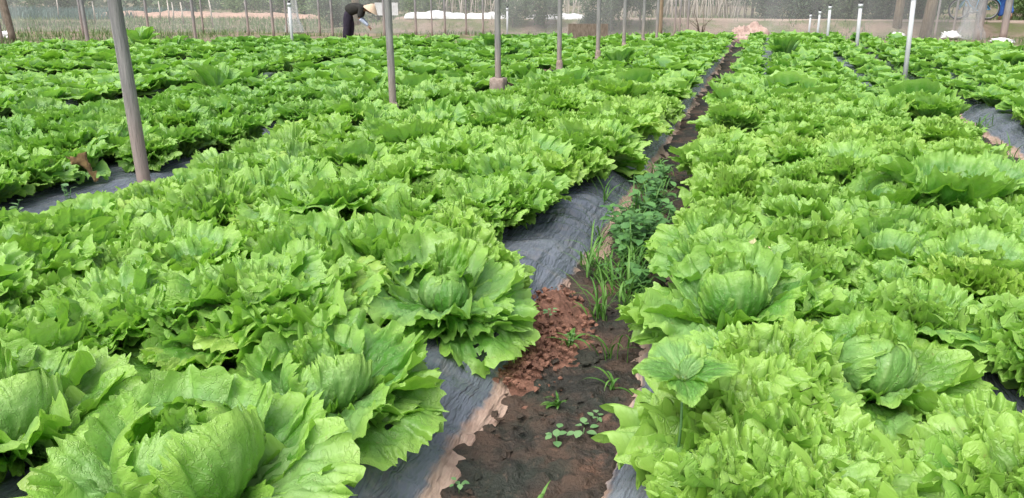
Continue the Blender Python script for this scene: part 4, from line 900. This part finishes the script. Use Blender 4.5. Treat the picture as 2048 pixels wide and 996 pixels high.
crumple('plastic_bag', (-23.6, 20.5, .02), (.2, .14, .14), M_WHITE, 'white scrap lying on the grass by the paired poles', 'bag', 16)
V, F = box_vf((0, 0, .21), (1.3, .12, .46)); tag(link('wooden_board', np_mesh('wooden_board', V, F, [M_BARK], smooth=False), None, (-5.6, 26.4, 0), (0, 0, .15)), 'low weathered board standing at the field end before the little dark bush', 'board')
V, F = box_vf((0, 0, 0), (.95, .06, .5)); V = np.array(V); tag(link('white_sign_board', np_mesh('white_sign_board', V, F, [M_WHITE], smooth=False), None, (-15.0, 30.8, .75), (0, 0, .3)), 'blank white board behind the bending farmer', 'board')
def turf(name, n, sampler, hgt, wd, mat, label, sd):
    g = np.random.default_rng(sd); P = sampler(g, n); n = len(P); a = g.uniform(0, 6.28, n); h_ = hgt * g.uniform(.5, 1.3, n); dx, dy = np.cos(a), np.sin(a); w_ = wd * g.uniform(.6, 1.4, n); le = h_ * g.uniform(.1, .7, n)
    b0 = P + np.stack([-dy * w_, dx * w_, np.full(n, -.02)], 1); b1 = P + np.stack([dy * w_, -dx * w_, np.full(n, -.02)], 1)
    m0 = P + np.stack([dx * le * .35 - dy * w_ * .8, dy * le * .35 + dx * w_ * .8, h_ * .6], 1); m1 = P + np.stack([dx * le * .35 + dy * w_ * .8, dy * le * .35 - dx * w_ * .8, h_ * .6], 1)
    t0 = P + np.stack([dx * le, dy * le, h_], 1); t1 = t0 + np.stack([dy * w_ * .1, -dx * w_ * .1, 0 * h_], 1)
    V = np.stack([b0, b1, m1, m0, t1, t0], 1).reshape(-1, 3); i = np.arange(n)[:, None] * 6; F = np.concatenate([i + [0, 1, 2, 3], i + [3, 2, 4, 5]])
    tag(link(name, np_mesh(name, V, F, [mat], attrs={'lr': np.repeat(g.random(n), 6)})), label, 'grass', kind='stuff')
def s_left(g, n):
    x = g.uniform(-48, -12, n); y = g.uniform(13, 46, n); k = (y > np.array([field_end(v) for v in x]) + .4) & (np.hypot(x, y) < 58) & (fbm(x * .4, y * .4, 5) > -.45) & ~((x > -17) & (y > 20))
    return np.stack([x, y, np.zeros(n)], 1)[k]
turf('grass_field', 30000, s_left, .16, .012, M_TURF, 'pale green grass field stretching behind the lettuces toward the pink ridge', 1)
def s_bank(g, n):
    x = g.uniform(-16, 14, n); y = 29.3 + .11 * x + g.uniform(-3.5, 8, n); e = y - (29.3 + .11 * x); k = (fbm(x * .8, y * .8, 6) > .05) & ~((e > 1.5) & (e < 3.2)) & (y > np.array([field_end(v) for v in x]) + .8)
    t_ = np.clip(e / 1.7, 0, 1); return np.stack([x, y, .45 * t_ * t_ * (3 - 2 * t_)], 1)[k]
turf('bank_grass', 16000, s_bank, .13, .010, M_TURF, 'scruffy grass growing on the earth bank at the field end', 2)
def s_leek(g, n):
    x = g.uniform(-58, -31, n); y = g.uniform(33, 46, n); k = (y > 34 + .0 * x) & (x < -33 - .2 * (y - 33)) & (np.sin(y * 3.2) > -.4)
    return np.stack([x, y, np.zeros(n)], 1)[k]
turf('leek_patch', 16000, s_leek, .42, .022, M_LEEK, 'bluish-green leek patch beyond the grass field', 3)

# ------------------------------------------------------------------ people
def skin(name, verts, edges, radii, mat, parent, root=0, sub=2):
    me = bpy.data.meshes.new(name); me.from_pydata(verts, edges, []); o = bpy.data.objects.new(name, me); C.objects.link(o); o.parent = parent
    m = o.modifiers.new('skin', 'SKIN'); m.use_smooth_shade = True
    if not me.skin_vertices: me.skin_vertices.new()
    for i, r_ in enumerate(radii):
        me.skin_vertices[0].data[i].radius = (r_, r_) if not isinstance(r_, tuple) else r_; me.skin_vertices[0].data[i].use_root = i == root
    s_ = o.modifiers.new('sub', 'SUBSURF'); s_.levels = sub; s_.render_levels = sub; me.materials.append(mat)
    return o
def hand(parent, base, d, side, mat, s_=1.):
    base = Vector(base); d = Vector(d).normalized(); sd_ = Vector(side).normalized(); nrm = d.cross(sd_)
    V = [base, base + d * .045 * s_, base + d * .085 * s_]; E = [(0, 1), (1, 2)]; Rr = [.022, (.034), .030]
    for k, (off, ln) in enumerate(((-.030, .065), (-.010, .078), (.010, .073), (.028, .055))):
        b = len(V); p0 = base + d * .088 * s_ + sd_ * off * s_; p1 = p0 + d * ln * .5 * s_ + nrm * .008; p2 = p0 + d * ln * .85 * s_ + nrm * .03
        V += [p0, p1, p2]; E += [(2, b), (b, b + 1), (b + 1, b + 2)]; Rr += [.010, .009, .007]
    b = len(V); V += [base + d * .03 * s_ + sd_ * .045, base + d * .07 * s_ + sd_ * .062 + nrm * .015]; E += [(1, b), (b, b + 1)]; Rr += [.011, .009]
    skin('hand', [tuple(v) for v in V], E, Rr, mat, parent, 0, 1)
# farmer bending over the lettuces; local +X is where she faces
e = empty('person', (-12.15, 22.3, .0), R(14)); tag(e, 'person in black bending over the lettuces wearing a conical palm hat', 'person')
skin('body', [(0, 0, .84), (.20, 0, .93), (.40, 0, .97), (.52, 0, .955), (.60, 0, .93), (.70, 0, .90), (.74, 0, .86),
              (0, .1, .78), (.05, .11, .42), (-.02, .11, .07), (.12, .12, .03), (0, -.1, .78), (-.03, -.11, .42), (-.10, -.11, .07), (.04, -.12, .03),
              (.46, .18, .94), (.34, .24, .70), (.56, .20, .46), (.46, -.18, .94), (.40, -.22, .68), (.64, -.16, .46)],
     [(0, 1), (1, 2), (2, 3), (3, 4), (4, 5), (5, 6), (0, 7), (7, 8), (8, 9), (9, 10), (0, 11), (11, 12), (12, 13), (13, 14), (3, 15), (15, 16), (16, 17), (3, 18), (18, 19), (19, 20)],
     [.08, .08, .09, .07, .05, .085, .07, .07, .058, .042, .035, .085, .058, .042, .035, .055, .042, .03, .055, .042, .03], M_SKIN, e)
skin('shirt', [(-.06, 0, .86), (.08, 0, .92), (.24, 0, .985), (.40, 0, 1.0), (.52, 0, .965), (.45, .17, .95), (.34, .25, .70), (.45, -.17, .95), (.40, -.23, .68)], [(0, 1), (1, 2), (2, 3), (3, 4), (3, 5), (5, 6), (3, 7), (7, 8)],
     [(.18, .19), (.185, .19), (.18, .19), (.17, .19), .095, .095, .08, .095, .08], M_CLOTH, e)
skin('trousers', [(-.03, 0, .82), (.0, .10, .70), (.05, .11, .42), (-.02, .11, .05), (0, -.10, .70), (-.03, -.11, .42), (-.10, -.11, .05), (.05, 0, .90)], [(0, 1), (1, 2), (2, 3), (0, 4), (4, 5), (5, 6), (0, 7)], [.18, .14, .115, .10, .14, .115, .10, .16], M_TROUS, e)
skin('sleeve_cover', [(.34, .24, .70), (.45, .22, .58), (.56, .20, .46)], [(0, 1), (1, 2)], [.062, .058, .045], M_SLEEVE, e, 0, 2)
skin('sleeve_cover', [(.40, -.22, .68), (.52, -.19, .57), (.64, -.16, .46)], [(0, 1), (1, 2)], [.062, .058, .045], M_SLEEVE, e, 0, 2)
hand(e, (.56, .20, .46), (.6, -.1, -.8), (0, 1, 0), M_SKIN); hand(e, (.64, -.16, .46), (.6, .1, -.8), (0, -1, 0), M_SKIN)
# face features
skin('nose', [(.765, 0, .845), (.79, 0, .83)], [(0, 1)], [.014, .012], M_SKIN, e, 0, 1)
for s_ in (-1, 1):
    skin('ear', [(.68, s_ * .085, .88), (.675, s_ * .1, .885)], [(0, 1)], [.022, .016], M_SKIN, e, 0, 1); skin('eye', [(.765, s_ * .032, .872), (.772, s_ * .032, .870)], [(0, 1)], [.010, .008], M_BLACK, e, 0, 1)
skin('hair', [(.60, 0, .965), (.68, 0, .965), (.72, 0, .94)], [(0, 1), (1, 2)], [.075, .08, .06], M_BLACK, e)
V = []; n = 32
for rr, zz in ((.255, 0), (.17, .09), (.085, .172), (.006, .245), (.085, .158), (.17, .076), (.245, -.002)):
    for k in range(n): V.append((rr * math.cos(6.2832 * k / n), rr * math.sin(6.2832 * k / n), zz))
link('conical_hat', np_mesh('conical_hat', V, [(i * n + k, i * n + (k + 1) % n, (i + 1) * n + (k + 1) % n, (i + 1) * n + k) for i in range(6) for k in range(n)], [M_HAT]), e, (.69, 0, .905), (0, R(33), 0))
# walking person in blue on the bank path, seen from behind; local +Y is where he faces
e = empty('person', (7.88, 32.55, .50), R(8)); tag(e, 'person in blue trousers and brown sandals walking along the bank path', 'person')
skin('body', [(0, 0, .90), (0, .01, 1.12), (0, .02, 1.34), (0, .02, 1.46), (0, .04, 1.56), (0, .05, 1.64), (-.09, 0, .86), (-.10, .10, .48), (-.10, .06, .08), (-.10, .20, .03), (.09, 0, .86), (.10, -.02, .48), (.11, -.26, .17), (.11, -.20, .06),
              (-.18, .02, 1.38), (-.22, -.05, 1.12), (-.22, .05, .88), (.18, .02, 1.38), (.22, .03, 1.12), (.22, .12, .90)],
     [(0, 1), (1, 2), (2, 3), (3, 4), (4, 5), (0, 6), (6, 7), (7, 8), (8, 9), (0, 10), (10, 11), (11, 12), (12, 13), (2, 14), (14, 15), (15, 16), (2, 17), (17, 18), (18, 19)],
     [.12, .11, .13, .05, .085, .08, .085, .058, .04, .035, .085, .058, .042, .035, .055, .042, .03, .055, .042, .03], M_SKIN, e)
skin('trousers', [(0, 0, .92), (-.09, .02, .80), (-.10, .10, .48), (-.10, .06, .10), (.09, 0, .80), (.10, -.02, .48), (.11, -.25, .21)], [(0, 1), (1, 2), (2, 3), (0, 4), (4, 5), (5, 6)], [.16, .135, .115, .105, .135, .115, .105], M_BLUE, e)
skin('jacket', [(0, 0, .90), (0, .01, 1.12), (0, .02, 1.36), (-.17, .02, 1.38), (-.22, -.05, 1.12), (-.22, .05, .90), (.17, .02, 1.38), (.22, .03, 1.12), (.22, .12, .92)], [(0, 1), (1, 2), (2, 3), (3, 4), (4, 5), (2, 6), (6, 7), (7, 8)], [.16, .15, .15, .085, .065, .05, .085, .065, .05], M_BLUE, e)
skin('hair', [(0, .0, 1.62), (0, .03, 1.71)], [(0, 1)], [.085, .075], M_BLACK, e)
hand(e, (-.22, .05, .88), (0, .3, -1), (0, 1, 0), M_SKIN); hand(e, (.22, .12, .90), (0, .3, -1), (0, 1, 0), M_SKIN)
skin('sandal', [(-.10, .03, .025), (-.10, .12, .022), (-.10, .24, .02)], [(0, 1), (1, 2)], [(.048, .025), (.052, .024), (.045, .02)], M_SANDAL, e, 0, 1)
skin('sandal', [(.11, -.30, .15), (.11, -.24, .08), (.11, -.18, .02)], [(0, 1), (1, 2)], [(.05, .025), (.055, .025), (.048, .02)], M_SANDAL, e, 0, 1)

# ------------------------------------------------------------------ bicycle and motorbike
def ring_vf(r, t_, n=36, m=8, ax='y', c=(0, 0, 0)):
    V = []
    for i in range(n):
        a = 6.2832 * i / n
        for k in range(m):
            b = 6.2832 * k / m; rr = r + t_ * math.cos(b); V.append((c[0] + rr * math.cos(a), c[1] + t_ * math.sin(b), c[2] + rr * math.sin(a)))
    return V, [(i * m + k, i * m + (k + 1) % m, ((i + 1) % n) * m + (k + 1) % m, ((i + 1) % n) * m + k) for i in range(n) for k in range(m)]
def wheel(parent, x, z, r, t_, spokes, name='wheel'):
    wv = tube_obj(name, [(x, -.05, z), (x, .05, z)], [.03, .03], M_METAL, parent, 10)
    link('tyre', np_mesh('tyre', *ring_vf(r, t_, c=(x, 0, z)), [M_TYRE]), wv); link('rim', np_mesh('rim', *ring_vf(r - t_ * 1.3, t_ * .55, c=(x, 0, z)), [M_METAL]), wv)
    parts = [tube([(x, (.03 if k % 2 else -.03), z), (x + (r - t_) * math.cos(6.2832 * k / spokes + .1), 0, z + (r - t_) * math.sin(6.2832 * k / spokes + .1))], [.003, .003], 4, False) for k in range(spokes)]
    link('spokes', np_mesh('spokes', *join(parts), [M_METAL]), wv)
    return wv
def bars(name, segs, r, mat, parent):
    return link(name, np_mesh(name, *join([tube(s_, [r] * len(s_), 8) for s_ in segs]), [mat]), parent)
e = empty('bicycle', (6.33, 32.1, .50), R(14)); tag(e, 'parked bicycle with light blue mudguard and frame on the bank path', 'bicycle')
wheel(e, 0, .36, .335, .026, 24); wheel(e, 1.04, .36, .335, .026, 24)
A = (.17, 0, .78); S_ = (.66, 0, .80); BB = (.56, 0, .32)
bars('frame', [[A, S_], [(.15, 0, .70), BB], [S_, BB], [BB, (1.04, .04, .36)], [S_, (1.04, .04, .36)], [BB, (1.04, -.04, .36)], [S_, (1.04, -.04, .36)], [S_, (.65, 0, .90)]], .017, M_BIKEBLUE, e)
bars('fork', [[(.20, 0, .88), (.13, .045, .66), (0, .055, .36)], [(.13, 0, .66), (.13, -.045, .64), (0, -.055, .36)]], .013, M_BIKEBLUE, e)
bars('handlebar', [[(.20, 0, .88), (.21, 0, 1.0)], [(.33, -.28, 1.0), (.22, -.22, 1.04), (.20, 0, 1.0), (.22, .22, 1.04), (.33, .28, 1.0)]], .012, M_METAL, e)
def mudguard(cx, a0, a1):
    V = []; q = np.radians(np.linspace(a0, a1, 18))
    for a in q:
        for yy, dr in ((-.05, -.03), (-.03, .0), (0, .012), (.03, 0), (.05, -.03)): V.append((cx + (.385 + dr) * math.cos(a), yy, .36 + (.385 + dr) * math.sin(a)))
    link('mudguard', np_mesh('mudguard', V, grid_faces(18, 5), [M_BIKEBLUE]), e)
mudguard(0, 25, 115); mudguard(1.04, 20, 160)
bm = bmesh.new(); bmesh.ops.create_uvsphere(bm, u_segments=16, v_segments=10, radius=1)
for v in bm.verts: v.co = Vector((v.co.x * .14 + .65, v.co.y * (.05 + .04 * (v.co.x > 0) * v.co.x), v.co.z * .035 + .92))
link('saddle', bm_mesh('saddle', bm, M_BLACK), e)
bars('crank', [[(.56, -.09, .32), (.56, .09, .32)], [(.56, .09, .32), (.68, .09, .22), (.68, .16, .22)], [(.56, -.09, .32), (.44, -.09, .42), (.44, -.16, .42)]], .012, M_METAL, e)
e = empty('motorbike', (7.45, 34.1, .46), R(100)); tag(e, 'dark motorbike with red tail lamp parked in front of the walking person', 'motorbike')
for x in (0, 1.22):
    wheel(e, x, .29, .245, .045, 18)
def hull(name, pts, mat, sub=2): return skin(name, [p[0] for p in pts], [(i, i + 1) for i in range(len(pts) - 1)], [p[1] for p in pts], mat, e, 0, sub)
hull('body', [((.15, 0, .62), (.10, .09)), ((.45, 0, .52), (.11, .14)), ((.75, 0, .56), (.12, .12)), ((1.02, 0, .72), (.09, .08)), ((1.08, 0, .86), (.06, .07))], M_BLACK)
hull('leg_shield', [((1.0, 0, .40), (.17, .05)), ((1.04, 0, .62), (.17, .05)), ((1.06, 0, .84), (.12, .05))], M_BIKEBLUE)
hull('seat', [((-.10, 0, .76), (.10, .05)), ((.2, 0, .77), (.13, .05)), ((.55, 0, .75), (.11, .05))], M_BLACK)
hull('engine', [((.55, 0, .30), (.11, .11)), ((.78, 0, .32), (.10, .09))], M_METAL)
bars('fork', [[(1.08, .07, .82), (1.22, .07, .29)], [(1.08, -.07, .82), (1.22, -.07, .29)]], .022, M_METAL, e)
bars('handlebar', [[(.98, -.32, 1.0), (1.05, -.15, .98), (1.06, 0, .94), (1.05, .15, .98), (.98, .32, 1.0)]], .016, M_BLACK, e)
hull('headlight', [((1.1, 0, .92), .08), ((1.17, 0, .92), .07)], M_METAL)
hull('mudguard', [((-.30, 0, .42), (.06, .03)), ((-.2, 0, .58), (.07, .03)), ((0, 0, .64), (.08, .04))], M_BLACK)
hull('tail_light', [((-.19, 0, .66), (.06, .03)), ((-.14, 0, .68), (.06, .03))], M_RED)
bars('exhaust', [[(.6, .13, .25), (.2, .16, .24), (-.2, .17, .30)]], .045, M_METAL, e)
